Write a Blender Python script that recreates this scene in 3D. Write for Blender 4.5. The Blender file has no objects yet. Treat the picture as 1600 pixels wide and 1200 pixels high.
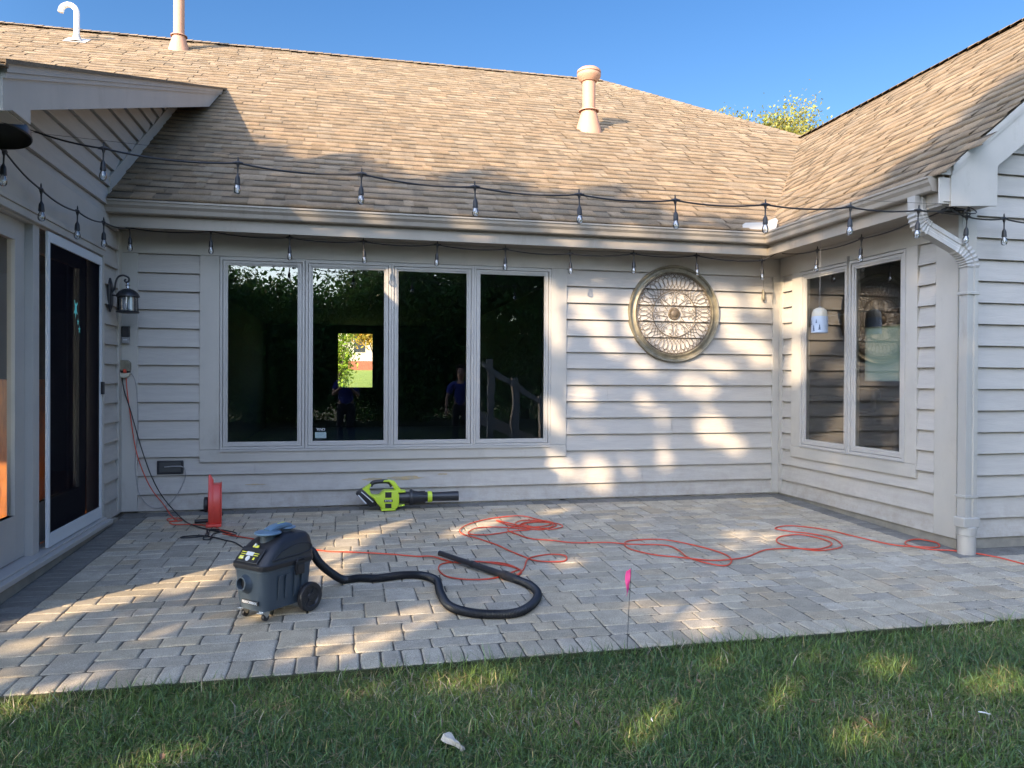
import bpy, bmesh, math, random
import numpy as np
from mathutils import Vector, Matrix, Euler
random.seed(7); rng = np.random.default_rng(11)
S = bpy.context.scene; COL = S.collection
# ---------------------------------------------------------------- camera
FPX, YAW, PITCH, ROLL = 1182.2, .2177, -.0073, .0053
cam = bpy.data.cameras.new('camera'); camo = bpy.data.objects.new('camera', cam); COL.objects.link(camo)
cam.sensor_width = 36; cam.lens = FPX/1600*36; cam.clip_end = 2000; cam.clip_start = .05
f = Vector((math.sin(YAW)*math.cos(PITCH), math.cos(YAW)*math.cos(PITCH), math.sin(PITCH)))
r = Vector((math.cos(YAW), -math.sin(YAW), 0)); u = r.cross(f)
r2 = r*math.cos(ROLL)+u*math.sin(ROLL); u2 = -r*math.sin(ROLL)+u*math.cos(ROLL)
m = Matrix((r2, u2, -f)).transposed().to_4x4(); m.translation = Vector((0, -7.8757, 1.2928)); camo.matrix_world = m
S.camera = camo
# ---------------------------------------------------------------- sky and sun
SUN = Vector((1.05, 1.0, -.66)).normalized()       # direction the light travels
W = bpy.data.worlds.new('World'); S.world = W; W.use_nodes = True
nt = W.node_tree; nt.nodes.clear()
sky = nt.nodes.new('ShaderNodeTexSky'); sky.sky_type = 'NISHITA'; sky.sun_disc = False
sky.sun_elevation = math.asin(-SUN.z); sky.sun_rotation = math.atan2(-SUN.x, -SUN.y)
sky.air_density = 1.25; sky.dust_density = .35; sky.ozone_density = 2.2; sky.altitude = 200
# sky boosted towards the sun to lift the shade, dimmed and deepened away
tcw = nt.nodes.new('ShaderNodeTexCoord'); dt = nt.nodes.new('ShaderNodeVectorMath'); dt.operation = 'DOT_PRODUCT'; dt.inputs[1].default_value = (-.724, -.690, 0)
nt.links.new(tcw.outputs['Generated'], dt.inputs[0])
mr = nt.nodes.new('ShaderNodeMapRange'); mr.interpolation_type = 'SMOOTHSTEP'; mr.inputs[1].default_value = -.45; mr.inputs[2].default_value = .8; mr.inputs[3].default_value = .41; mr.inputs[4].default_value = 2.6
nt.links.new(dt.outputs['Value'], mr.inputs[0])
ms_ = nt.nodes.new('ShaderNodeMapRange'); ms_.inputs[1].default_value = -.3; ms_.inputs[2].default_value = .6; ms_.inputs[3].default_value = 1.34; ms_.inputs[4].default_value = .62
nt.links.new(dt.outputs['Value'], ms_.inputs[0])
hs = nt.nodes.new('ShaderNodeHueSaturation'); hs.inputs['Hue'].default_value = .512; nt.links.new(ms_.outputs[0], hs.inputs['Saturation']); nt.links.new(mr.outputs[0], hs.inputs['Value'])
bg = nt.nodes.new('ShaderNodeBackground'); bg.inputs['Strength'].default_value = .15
wo = nt.nodes.new('ShaderNodeOutputWorld')
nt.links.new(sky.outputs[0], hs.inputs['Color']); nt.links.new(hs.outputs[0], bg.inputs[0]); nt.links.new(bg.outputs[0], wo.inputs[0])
sl = bpy.data.lights.new('sun', 'SUN'); sl.energy = 3.9; sl.angle = math.radians(.53); sl.color = (1, .77, .50)
so = bpy.data.objects.new('sun', sl); COL.objects.link(so); so.rotation_euler = SUN.to_track_quat('-Z', 'Y').to_euler()
S.view_settings.view_transform = 'Standard'; S.view_settings.look = 'None'; S.view_settings.exposure = 1.72; S.view_settings.gamma = 1
S.render.engine = 'CYCLES'; S.render.resolution_x = 1024; S.render.resolution_y = 768
S.cycles.max_bounces = 8; S.cycles.transparent_max_bounces = 24

# ---------------------------------------------------------------- materials
def mat(name, col, rough=.6, var=None, vscale=5, bump=0, bscale=60, metal=0, spec=.5, attr=False, stretch=None, dirt=None, trans=0, fine=0, coat=0):
    """base colour, optional second colour mixed by noise, optional per-face 'Col' multiplier, noise bump"""
    M = bpy.data.materials.new(name); M.use_nodes = True; n = M.node_tree; b = n.nodes['Principled BSDF']
    b.inputs['Roughness'].default_value = rough; b.inputs['Metallic'].default_value = metal
    b.inputs['Specular IOR Level'].default_value = spec
    if coat: b.inputs['Coat Weight'].default_value = coat
    c3 = tuple(col)+(1,)
    b.inputs['Base Color'].default_value = c3
    tc = n.nodes.new('ShaderNodeTexCoord'); mp = n.nodes.new('ShaderNodeMapping'); n.links.new(tc.outputs['Object'], mp.inputs[0])
    if stretch: mp.inputs['Scale'].default_value = stretch
    cur = None
    if var is not None:
        t = n.nodes.new('ShaderNodeTexNoise'); t.inputs['Scale'].default_value = vscale; t.inputs['Detail'].default_value = 6; t.inputs['Roughness'].default_value = .62
        n.links.new(mp.outputs[0], t.inputs['Vector'])
        rp = n.nodes.new('ShaderNodeMapRange'); rp.inputs[1].default_value = .36; rp.inputs[2].default_value = .64
        n.links.new(t.outputs['Fac'], rp.inputs[0])
        mx = n.nodes.new('ShaderNodeMix'); mx.data_type = 'RGBA'; mx.inputs[6].default_value = c3; mx.inputs[7].default_value = tuple(var)+(1,)
        n.links.new(rp.outputs[0], mx.inputs[0]); cur = mx.outputs[2]
    if fine:
        t2 = n.nodes.new('ShaderNodeTexNoise'); t2.inputs['Scale'].default_value = fine; t2.inputs['Detail'].default_value = 3
        n.links.new(tc.outputs['Object'], t2.inputs['Vector'])
        rr = n.nodes.new('ShaderNodeMapRange'); rr.inputs[1].default_value = .3; rr.inputs[2].default_value = .7; rr.inputs[3].default_value = .62; rr.inputs[4].default_value = 1.38
        n.links.new(t2.outputs['Fac'], rr.inputs[0])
        mm = n.nodes.new('ShaderNodeMix'); mm.data_type = 'RGBA'; mm.blend_type = 'MULTIPLY'; mm.inputs[0].default_value = 1
        if cur is None: mm.inputs[6].default_value = c3
        else: n.links.new(cur, mm.inputs[6])
        n.links.new(rr.outputs[0], mm.inputs[7]); cur = mm.outputs[2]
    if dirt:
        dc, lo, hi, sc = dirt
        t3 = n.nodes.new('ShaderNodeTexNoise'); t3.inputs['Scale'].default_value = sc; t3.inputs['Detail'].default_value = 8; t3.inputs['Roughness'].default_value = .7
        n.links.new(mp.outputs[0], t3.inputs['Vector'])
        r3 = n.nodes.new('ShaderNodeMapRange'); r3.inputs[1].default_value = lo; r3.inputs[2].default_value = hi
        n.links.new(t3.outputs['Fac'], r3.inputs[0])
        m3 = n.nodes.new('ShaderNodeMix'); m3.data_type = 'RGBA'; m3.inputs[7].default_value = tuple(dc)+(1,)
        if cur is None: m3.inputs[6].default_value = c3
        else: n.links.new(cur, m3.inputs[6])
        n.links.new(r3.outputs[0], m3.inputs[0]); cur = m3.outputs[2]
    if attr:
        a = n.nodes.new('ShaderNodeAttribute'); a.attribute_name = 'Col'
        ma = n.nodes.new('ShaderNodeMix'); ma.data_type = 'RGBA'; ma.blend_type = 'MULTIPLY'; ma.inputs[0].default_value = 1
        if cur is None: ma.inputs[6].default_value = c3
        else: n.links.new(cur, ma.inputs[6])
        n.links.new(a.outputs['Color'], ma.inputs[7]); cur = ma.outputs[2]
    if cur is not None: n.links.new(cur, b.inputs['Base Color'])
    if bump:
        t4 = n.nodes.new('ShaderNodeTexNoise'); t4.inputs['Scale'].default_value = bscale; t4.inputs['Detail'].default_value = 4
        n.links.new(mp.outputs[0], t4.inputs['Vector'])
        bp = n.nodes.new('ShaderNodeBump'); bp.inputs['Strength'].default_value = 1; bp.inputs['Distance'].default_value = bump
        n.links.new(t4.outputs['Fac'], bp.inputs['Height']); n.links.new(bp.outputs[0], b.inputs['Normal'])
    if trans:
        tr = n.nodes.new('ShaderNodeBsdfTranslucent'); ms = n.nodes.new('ShaderNodeMixShader'); ms.inputs[0].default_value = trans
        if cur is not None: n.links.new(cur, tr.inputs[0])
        else: tr.inputs[0].default_value = c3
        n.links.new(b.outputs[0], ms.inputs[1]); n.links.new(tr.outputs[0], ms.inputs[2])
        n.links.new(ms.outputs[0], n.nodes['Material Output'].inputs[0])
    return M

def glass(name, tint, gain=1.0, add=.02, rough=0.0):
    M = bpy.data.materials.new(name); M.use_nodes = True; n = M.node_tree; n.nodes.clear()
    o = n.nodes.new('ShaderNodeOutputMaterial'); t = n.nodes.new('ShaderNodeBsdfTransparent'); t.inputs[0].default_value = tuple(tint)+(1,)
    g = n.nodes.new('ShaderNodeBsdfGlossy'); g.inputs['Roughness'].default_value = rough
    fr = n.nodes.new('ShaderNodeFresnel'); fr.inputs[0].default_value = 1.5
    ma = n.nodes.new('ShaderNodeMath'); ma.operation = 'MULTIPLY_ADD'; ma.inputs[1].default_value = gain; ma.inputs[2].default_value = add; ma.use_clamp = True
    mx = n.nodes.new('ShaderNodeMixShader'); n.links.new(fr.outputs[0], ma.inputs[0]); n.links.new(ma.outputs[0], mx.inputs[0])
    # very slight waviness of the pane
    tc = n.nodes.new('ShaderNodeTexCoord'); ns = n.nodes.new('ShaderNodeTexNoise'); ns.inputs['Scale'].default_value = 1.6
    n.links.new(tc.outputs['Object'], ns.inputs['Vector'])
    bp = n.nodes.new('ShaderNodeBump'); bp.inputs['Distance'].default_value = .0015; n.links.new(ns.outputs['Fac'], bp.inputs['Height']); n.links.new(bp.outputs[0], g.inputs['Normal'])
    n.links.new(t.outputs[0], mx.inputs[1]); n.links.new(g.outputs[0], mx.inputs[2]); n.links.new(mx.outputs[0], o.inputs[0])
    return M

M = {}
M['siding'] = mat('siding_paint', (.41, .385, .355), .62, var=(.37, .347, .322), vscale=3, bump=.0012, bscale=14, stretch=(1, 1, 9), dirt=((.33, .30, .27), .62, .85, 2.2), attr=True)
M['trim'] = mat('trim_paint', (.425, .40, .365), .55, var=(.38, .36, .33), vscale=2.5, bump=.0008, bscale=18, stretch=(1, 1, .5), dirt=((.31, .285, .25), .58, .82, 4.5))
M['frame'] = mat('window_frame_paint', (.40, .385, .365), .42, var=(.375, .36, .345), vscale=4)
M['gutter'] = mat('gutter_metal', (.29, .255, .215), .38, var=(.255, .225, .19), vscale=3, stretch=(1, 1, .35), dirt=((.17, .15, .125), .56, .8, 5))
M['downspout'] = mat('downspout_metal', (.36, .35, .33), .38, var=(.32, .31, .295), vscale=4, stretch=(1, 1, .3), dirt=((.24, .225, .20), .56, .8, 6))
M['pvc'] = mat('pvc', (.55, .545, .53), .4, var=(.48, .47, .45), vscale=7)
M['shingle'] = mat('asphalt_shingle', (.222, .166, .112), .93, var=(.160, .122, .084), vscale=6, attr=True, fine=160, bump=.002, bscale=200, spec=.2)
M['paver'] = mat('concrete_paver', (.41, .36, .278), .93, var=(.325, .287, .222), vscale=9, attr=True, fine=210, bump=.0022, bscale=170, spec=.25)
M['joint'] = mat('joint_sand', (.09, .078, .06), .95, var=(.055, .048, .038), vscale=30)
M['soil'] = mat('soil', (.035, .045, .016), .95, var=(.05, .055, .022), vscale=1.2)
M['lawn'] = mat('far_lawn', (.26, .32, .05), .95, var=(.20, .28, .04), vscale=.8)
M['grass'] = mat('grass_blade', (.105, .178, .055), .5, attr=True, trans=.22, spec=.35)
M['concrete'] = mat('foundation', (.27, .25, .21), .9, var=(.2, .185, .16), vscale=6, bump=.002, bscale=60)
M['interior'] = mat('interior_paint', (.16, .17, .20), .8)
M['ceiling'] = mat('interior_ceiling', (.16, .15, .14), .9)
M['wood'] = mat('orange_wood', (.60, .22, .05), .4, var=(.30, .11, .03), vscale=5, stretch=(8, 1, 1))
M['glass'] = glass('window_glass', (.74, .80, .80), 2.0, .042)
M['doorglass'] = glass('door_glass', (.80, .84, .85), 1.25, .03)
M['bulbglass'] = glass('bulb_glass', (.86, .88, .90), 2.2, .10)
M['screenwhite'] = mat('white_aluminium', (.56, .585, .61), .35)
M['blackplastic'] = mat('black_plastic', (.018, .018, .022), .45)
M['hose'] = mat('hose_rubber', (.012, .013, .017), .42, spec=.4)
M['iron'] = mat('painted_iron', (.02, .021, .026), .38, spec=.5)
M['vacgrey'] = mat('vac_grey', (.052, .070, .092), .45, var=(.045, .062, .082), vscale=8)
M['vacblue'] = mat('vac_blue_grey', (.10, .17, .25), .4)
M['yellow'] = mat('yellow_plastic', (.70, .68, .06), .4)
M['lime'] = mat('lime_plastic', (.46, .60, .04), .42)
M['chrome'] = mat('zinc', (.7, .7, .68), .25, metal=1)
M['silver'] = mat('silver_print', (.55, .57, .6), .4)
M['white'] = mat('white_print', (.75, .75, .74), .5)
M['orangecord'] = mat('orange_cord', (.52, .052, .022), .5)
M['redplastic'] = mat('red_plastic', (.68, .075, .055), .4)
M['cord'] = mat('black_cord', (.014, .014, .017), .5)
M['greycord'] = mat('grey_cord', (.22, .22, .23), .5)
M['terracotta'] = mat('vent_paint', (.42, .235, .155), .6, var=(.38, .21, .14), vscale=6)
M['whitepipe'] = mat('white_pipe', (.78, .75, .70), .4)
M['lead'] = mat('lead_flashing', (.42, .41, .39), .5)
M['bronze'] = mat('aged_bronze', (.25, .225, .165), .5, var=(.15, .135, .10), vscale=14, metal=.35)
M['wire'] = mat('scroll_iron', (.075, .06, .045), .55, var=(.12, .09, .06), vscale=30)
M['pink'] = mat('pink_plastic', (.85, .07, .30), .5, trans=.45)
M['teal'] = mat('teal_vinyl', (.16, .80, .72), .5)
M['candle'] = mat('frosted_glass', (.85, .85, .95), .35)
M['bark'] = mat('bark', (.10, .075, .055), .9, var=(.06, .045, .035), vscale=9, bump=.01, bscale=12)
M['leaf'] = mat('leaf', (.050, .095, .022), .6, attr=True, trans=.25)
M['leafyellow'] = mat('leaf_yellow', (.20, .19, .035), .6, attr=True, trans=.3)
M['deadleaf'] = mat('dead_leaf', (.24, .15, .085), .7, var=(.16, .09, .05), vscale=40)
M['driftwood'] = mat('weathered_wood', (.50, .46, .40), .85, var=(.36, .33, .28), vscale=30, stretch=(1, 6, 1), bump=.002, bscale=60)
M['cream'] = mat('cream_ceramic', (.46, .42, .34), .4)
M['belldecal'] = mat('bell_blue', (.36, .42, .52), .45)
M['darkblue'] = mat('tree_print', (.06, .09, .16), .5)
M['brick'] = mat('red_brick', (.34, .11, .06), .85, var=(.28, .09, .05), vscale=5)
M['bluecloth'] = mat('blue_cloth', (.035, .05, .28), .85)
M['jeans'] = mat('dark_cloth', (.02, .022, .035), .85)
M['skin'] = mat('skin', (.5, .30, .22), .55)
M['hair'] = mat('hair', (.03, .02, .015), .7)
M['stucco'] = mat('pale_wall', (.50, .42, .34), .8)
M['deckwood'] = mat('painted_deck', (.34, .35, .38), .7)
M['stain'] = mat('bare_wood_stain', (.42, .31, .17), .85, var=(.33, .29, .22), vscale=18)

def splash(M_):   # dried splash dirt on the lowest boards
    n = M_.node_tree; b = n.nodes['Principled BSDF']; l = b.inputs['Base Color'].links[0]; src = l.from_socket
    tc = n.nodes.new('ShaderNodeTexCoord'); sx = n.nodes.new('ShaderNodeSeparateXYZ'); n.links.new(tc.outputs['Object'], sx.inputs[0])
    a = n.nodes.new('ShaderNodeMapRange'); a.inputs[1].default_value = 0; a.inputs[2].default_value = .42; a.inputs[3].default_value = .75; a.inputs[4].default_value = 0; n.links.new(sx.outputs[2], a.inputs[0])
    t = n.nodes.new('ShaderNodeTexNoise'); t.inputs['Scale'].default_value = 7; t.inputs['Detail'].default_value = 8; t.inputs['Roughness'].default_value = .75; n.links.new(tc.outputs['Object'], t.inputs['Vector'])
    r = n.nodes.new('ShaderNodeMapRange'); r.inputs[1].default_value = .42; r.inputs[2].default_value = .72; n.links.new(t.outputs['Fac'], r.inputs[0])
    m = n.nodes.new('ShaderNodeMath'); m.operation = 'MULTIPLY'; n.links.new(a.outputs[0], m.inputs[0]); n.links.new(r.outputs[0], m.inputs[1])
    x = n.nodes.new('ShaderNodeMix'); x.data_type = 'RGBA'; x.inputs[7].default_value = (.24, .21, .17, 1); n.links.new(m.outputs[0], x.inputs[0]); n.links.new(src, x.inputs[6]); n.links.new(x.outputs[2], b.inputs['Base Color'])
splash(M['siding'])
def screenmat():
    m_ = bpy.data.materials.new('insect_screen'); m_.use_nodes = True; n = m_.node_tree; n.nodes.clear()
    o = n.nodes.new('ShaderNodeOutputMaterial'); t = n.nodes.new('ShaderNodeBsdfTransparent'); d = n.nodes.new('ShaderNodeBsdfDiffuse'); d.inputs[0].default_value = (.006, .006, .010, 1)
    mx = n.nodes.new('ShaderNodeMixShader'); mx.inputs[0].default_value = .84
    n.links.new(t.outputs[0], mx.inputs[1]); n.links.new(d.outputs[0], mx.inputs[2]); n.links.new(mx.outputs[0], o.inputs[0]); return m_
M['screen'] = screenmat()

# ---------------------------------------------------------------- helpers
class MB:
    """collects geometry, then builds ONE mesh object"""
    def __init__(s): s.v = []; s.f = []; s.c = []
    def quad(s, a, b, c, d, col=None):
        k = len(s.v); s.v += [tuple(a), tuple(b), tuple(c), tuple(d)]; s.f.append((k, k+1, k+2, k+3)); s.c.append(col)
    def poly(s, pts, col=None):
        k = len(s.v); s.v += [tuple(p) for p in pts]; s.f.append(tuple(range(k, k+len(pts)))); s.c.append(col)
    def box(s, x0, x1, y0, y1, z0, z1, col=None, bev=0):
        x0, x1 = min(x0, x1), max(x0, x1); y0, y1 = min(y0, y1), max(y0, y1); z0, z1 = min(z0, z1), max(z0, z1)
        k = len(s.v); s.v += [(x, y, z) for z in (z0, z1) for x, y in ((x0, y0), (x1, y0), (x1, y1), (x0, y1))]
        for q in ((0, 3, 2, 1), (4, 5, 6, 7), (0, 1, 5, 4), (1, 2, 6, 5), (2, 3, 7, 6), (3, 0, 4, 7)): s.f.append(tuple(k+i for i in q)); s.c.append(col)
    def rings(s, rings, cap0=True, cap1=True, closed=True, col=None):
        k = len(s.v); n = len(rings[0])
        for R in rings: s.v += [tuple(p) for p in R]
        for i in range(len(rings)-1):
            for j in range(n if closed else n-1):
                a = k+i*n+j; b = k+i*n+(j+1) % n; s.f.append((a, b, b+n, a+n)); s.c.append(col)
        if cap0: s.f.append(tuple(k+j for j in range(n))[::-1]); s.c.append(col)
        if cap1: s.f.append(tuple(k+(len(rings)-1)*n+j for j in range(n))); s.c.append(col)
    def tube(s, pts, rad, n=8, cap=True, prof=None, col=None, up=None):
        P = [Vector(p) for p in pts]; N = len(P); R = []
        if not hasattr(rad, '__len__'): rad = [rad]*N
        T = [(P[min(i+1, N-1)]-P[max(i-1, 0)]).normalized() for i in range(N)]
        ref = Vector(up) if up else (Vector((0, 0, 1)) if abs(T[0].z) < .9 else Vector((1, 0, 0)))
        X = ref.cross(T[0]).normalized()
        for i in range(N):
            if up: X = ref.cross(T[i]).normalized()
            else: X = (X-T[i]*X.dot(T[i])).normalized()
            Yv = T[i].cross(X)
            if prof: R.append([P[i]+X*(a*rad[i])+Yv*(b*rad[i]) for a, b in prof])
            else: R.append([P[i]+(X*math.cos(2*math.pi*j/n)+Yv*math.sin(2*math.pi*j/n))*rad[i] for j in range(n)])
        s.rings(R, cap, cap, col=col)
    def lathe(s, prof, c=(0, 0, 0), axis='z', n=24, col=None, ring=False):
        if ring: prof = list(prof)+[prof[0]]
        R = []
        for rr, h in prof:
            ring = []
            for j in range(n):
                a = 2*math.pi*j/n; p = (rr*math.cos(a), rr*math.sin(a), h)
                if axis == 'x': p = (p[2], p[0], p[1])
                if axis == 'y': p = (p[1], p[2], p[0])
                ring.append((c[0]+p[0], c[1]+p[1], c[2]+p[2]))
            R.append(ring)
        s.rings(R, not ring and prof[0][0] > 1e-5, not ring and prof[-1][0] > 1e-5, col=col)
    def prism(s, pts, y0, y1, col=None):
        """outline in x,z extruded along y"""
        s.rings([[(x, y0, z) for x, z in pts], [(x, y1, z) for x, z in pts]], col=col)
    def build(s, name, material, parent=None, smooth=False, bevel=0, seg=2, merge=False, mw=None):
        me = bpy.data.meshes.new(name); me.from_pydata(s.v, [], s.f)
        if any(c is not None for c in s.c):
            ca = me.color_attributes.new('Col', 'FLOAT_COLOR', 'CORNER'); arr = []
            for fc, c in zip(s.f, s.c):
                if c is None: c = (1, 1, 1)
                arr += [c[0], c[1], c[2], 1]*len(fc)
            ca.data.foreach_set('color', arr)
        elif any('Attribute' in nd.bl_idname for nd in material.node_tree.nodes):
            ca = me.color_attributes.new('Col', 'FLOAT_COLOR', 'CORNER'); ca.data.foreach_set('color', [1.0]*(4*len(me.loops)))
        if merge or smooth or bevel:
            bm = bmesh.new(); bm.from_mesh(me)
            if merge: bmesh.ops.remove_doubles(bm, verts=bm.verts, dist=1e-4)
            bmesh.ops.recalc_face_normals(bm, faces=bm.faces)
            if bevel:
                ed = [e for e in bm.edges if len(e.link_faces) == 2 and e.calc_face_angle(0) > .5]
                bmesh.ops.bevel(bm, geom=ed, offset=bevel, segments=seg, affect='EDGES', profile=.5, clamp_overlap=True)
            bm.to_mesh(me); bm.free()
        if smooth:
            me.polygons.foreach_set('use_smooth', [True]*len(me.polygons))
            try: me.set_sharp_from_angle(angle=math.radians(38))
            except Exception: pass
        me.materials.append(material)
        o = bpy.data.objects.new(name, me); COL.objects.link(o)
        if parent is not None: o.parent = parent
        if mw is not None: o.matrix_local = mw
        return o

def tag(o, label=None, cat=None, group=None, kind=None):
    if label: o['label'] = label
    if cat: o['category'] = cat
    if group: o['group'] = group
    if kind: o['kind'] = kind
    return o
def thing(name, label, cat, loc=(0, 0, 0), rz=0, group=None):
    o = bpy.data.objects.new(name, None); COL.objects.link(o); o.empty_display_size = .1
    o.location = loc; o.rotation_euler = (0, 0, rz); return tag(o, label, cat, group)
def npmesh(name, V, F, material, col=None, parent=None, smooth=False):
    """V (n,3), F (m,k) arrays; col (m,3) per face"""
    me = bpy.data.meshes.new(name); n, k = F.shape
    me.vertices.add(len(V)); me.vertices.foreach_set('co', V.astype(np.float32).ravel())
    me.loops.add(n*k); me.loops.foreach_set('vertex_index', F.astype(np.int32).ravel())
    me.polygons.add(n); me.polygons.foreach_set('loop_start', np.arange(0, n*k, k, dtype=np.int32))
    try: me.polygons.foreach_set('loop_total', np.full(n, k, dtype=np.int32))
    except Exception: pass
    me.update(calc_edges=True)
    ca = me.color_attributes.new('Col', 'FLOAT_COLOR', 'CORNER')
    if col is None: col = np.ones((n, 3))
    c4 = np.concatenate([np.repeat(col, k, 0), np.ones((n*k, 1))], 1).astype(np.float32); ca.data.foreach_set('color', c4.ravel())
    me.materials.append(material); o = bpy.data.objects.new(name, me); COL.objects.link(o)
    if parent is not None: o.parent = parent
    return o
def text(name, body, size, material, parent, mw, ext=.0012, mirror=False):
    cu = bpy.data.curves.new(name, 'FONT'); cu.body = body; cu.size = size; cu.extrude = ext; cu.align_x = 'CENTER'; cu.align_y = 'CENTER'; cu.offset = size*.012
    t = bpy.data.objects.new(name+'_tmp', cu); COL.objects.link(t); bpy.context.view_layer.update()
    me = bpy.data.meshes.new_from_object(t.evaluated_get(bpy.context.evaluated_depsgraph_get())); bpy.data.objects.remove(t)
    if mirror:
        for v in me.vertices: v.co.x *= -1
    me.name = name; me.materials.clear(); me.materials.append(material); o = bpy.data.objects.new(name, me); COL.objects.link(o)
    o.parent = parent; o.matrix_local = mw; return o
def frameM(o, x, y):
    """matrix with origin o, x axis, y axis"""
    x = Vector(x).normalized(); y = Vector(y); z = x.cross(y).normalized(); y = z.cross(x)
    mm = Matrix((x, y, z)).transposed().to_4x4(); mm.translation = Vector(o); return mm
def catmull(pts, sub=8):
    P = [Vector(p) for p in pts]; P = [P[0]*2-P[1]]+P+[P[-1]*2-P[-2]]; out = []
    for i in range(1, len(P)-2):
        a, b, c, d = P[i-1:i+3]
        for j in range(sub):
            t = j/sub; out.append(.5*((2*b)+(c-a)*t+(2*a-5*b+4*c-d)*t*t+(3*b-a-3*c+d)*t**3))
    out.append(P[-2]); return out
def pz(y): return -.02+.025*min(y, 0)       # patio surface height
# ================================================================ HOUSE
XL, XR, YR = -2.107, 4.911, -2.6
house = thing('house', 'single storey house with grey lap siding and tan shingle roof around a paver patio', 'house', (1.4, 0, 0))
HM = Matrix.Translation((-1.4, 0, 0))
def part(mb, name, m_, label=None, parent=house, **k):
    o = mb.build(name, m_, parent, **k)
    if parent is house: o.matrix_local = HM
    return tag(o, label) if label else o
LAP = .178; LZ = .1596
def siding(mb, axis, c, s, z0, z1, lim):
    P = (lambda u_, z, o: (u_, c+s*o, z)) if axis == 'y' else (lambda u_, z, o: (c+s*o, u_, z))
    k = -1
    while LZ+LAP*k < z1:
        zb, zt = LZ+LAP*k, LZ+LAP*(k+1); k += 1
        a, b = max(zb, z0), min(zt, z1)
        if b-a < .004: continue
        lo, hi = lim((a+b)/2) if callable(lim) else lim
        if hi-lo < .02: continue
        sh = rng.uniform(.965, 1.035); st = rng.uniform(lo+.4, hi-.4) if hi-lo > 2.2 and rng.random() < .75 else None
        for (lo, hi, sh) in (((lo, hi, sh),) if st is None else ((lo, st-.0016, sh), (st+.0016, hi, sh*rng.uniform(.96, 1.03)))):
         n = max(1, int((hi-lo)/.4))
         js = [rng.uniform(-.0018, .0018) for _ in range(n+1)]; jo = [rng.uniform(-.0015, .002) for _ in range(n+1)]
         fo = lambda z: .005+.027*(zt-z)/LAP; tg = .008 if b == zt else -.002
         for i in range(n):
             u0, u1 = lo+(hi-lo)*i/n, lo+(hi-lo)*(i+1)/n
             ja = js[i] if a == zb else 0; jb = js[i+1] if a == zb else 0
             cc = (sh,)*3
             oa, ob = fo(a)+jo[i], fo(a)+jo[i+1]
             mb.quad(P(u0, a+ja, oa), P(u1, a+jb, ob), P(u1, b-tg, fo(b)), P(u0, b-tg, fo(b)), cc)
             mb.quad(P(u0, a+ja, -.002), P(u1, a+jb, -.002), P(u1, a+jb, ob), P(u0, a+ja, oa), cc)

# ---- back wall (plane y=0)
WX0, WX1, WZ0, WZ1 = -1.378, 2.335, .459, 2.474      # outer trim of the four-part window
b = MB()
siding(b, 'y', 0, -1, 0, WZ1, (-1.94, WX0)); siding(b, 'y', 0, -1, 0, WZ0, (WX0, WX1)); siding(b, 'y', 0, -1, 0, WZ1, (WX1, 4.80))
b.quad((-1.94, .004, -.1), (WX0+.06, .004, -.1), (WX0+.06, .004, 2.7), (-1.94, .004, 2.7)); b.quad((WX1-.06, .004, -.1), (4.9, .004, -.1), (4.9, .004, 2.7), (WX1-.06, .004, 2.7))
b.quad((WX0, .004, -.1), (WX1, .004, -.1), (WX1, .004, .60), (WX0, .004, .60)); b.quad((WX0, .004, 2.46), (WX1, .004, 2.46), (WX1, .004, 2.7), (WX0, .004, 2.7))
part(b, 'lap_siding', M['siding'], 'back wall siding around the four-part window')
b = MB()
b.box(-2.10, -1.935, -.034, 0, 0, 2.474); b.box(-2.107, 4.9, -.030, 0, 2.476, 2.68); b.box(4.80, 4.905, -.034, 0, 0, 2.474)
b.box(WX0, -1.196, -.036, .02, WZ0+.122, 2.474); b.box(2.160, WX1, -.036, .02, WZ0+.122, 2.474); b.box(WX0, WX1, -.040, .02, WZ0, WZ0+.12)
part(b, 'wall_trim', M['trim'], bevel=.002, seg=1)
# bare patch above the blower
for cx, cz, w_, h_ in ((.62, .262, .30, .022), (.28, .255, .16, .016), (1.0, .292, .10, .010), (-.85, .23, .16, .008)):
    pts = []; b = MB()
    for j in range(22):
        a = 2*math.pi*j/22; q = rng.uniform(.55, 1.15); pts.append((cx+w_*math.cos(a)*q*.62, -.014, cz+h_*math.sin(a)*q))
    b.poly([(x, -(.005+.027*(LZ+LAP-z)/LAP)-.0035, z) for x, y, z in pts])
    part(b, 'bare_patch', M['stain'], 'peeled paint patch low on the siding')

def window(prefix, O, X, Yv, w_, h_, outer=.028, sash=.052, depth=.03, pane='glass', stagger=0):
    """casement: local x along wall, y up, z outward"""
    mw = HM @ frameM(O, X, Yv)
    b = MB()
    def fr(b, x0, x1, y0, y1, t, z0, z1):
        b.box(x0, x0+t, y0, y1, z0, z1); b.box(x1-t, x1, y0, y1, z0, z1); b.box(x0+t, x1-t, y0, y0+t, z0, z1); b.box(x0+t, x1-t, y1-t, y1, z0, z1)
    fr(b, 0, w_, 0, h_, outer, -.06, .020)
    wn = b.build('window', M['frame'], house, bevel=.0015, seg=1); wn.matrix_local = mw
    b = MB(); fr(b, outer+.004, w_-outer-.004, outer+.004, h_-outer-.004, sash*.62, -.05, .010); fr(b, outer+.004+sash*.62, w_-outer-.004-sash*.62, outer+.004+sash*.62, h_-outer-.004-sash*.62, sash*.38, -.05, .001)
    b.build('sash', M['frame'], wn, bevel=.0012, seg=1)
    b = MB(); i = outer+sash; b.quad((i-.004, i-.004, -.012), (w_-i+.004, i-.004, -.012), (w_-i+.004, h_-i+.004, -.012), (i-.004, h_-i+.004, -.012))
    b.build('pane', M[pane], wn)
    return wn
wins = []
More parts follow.
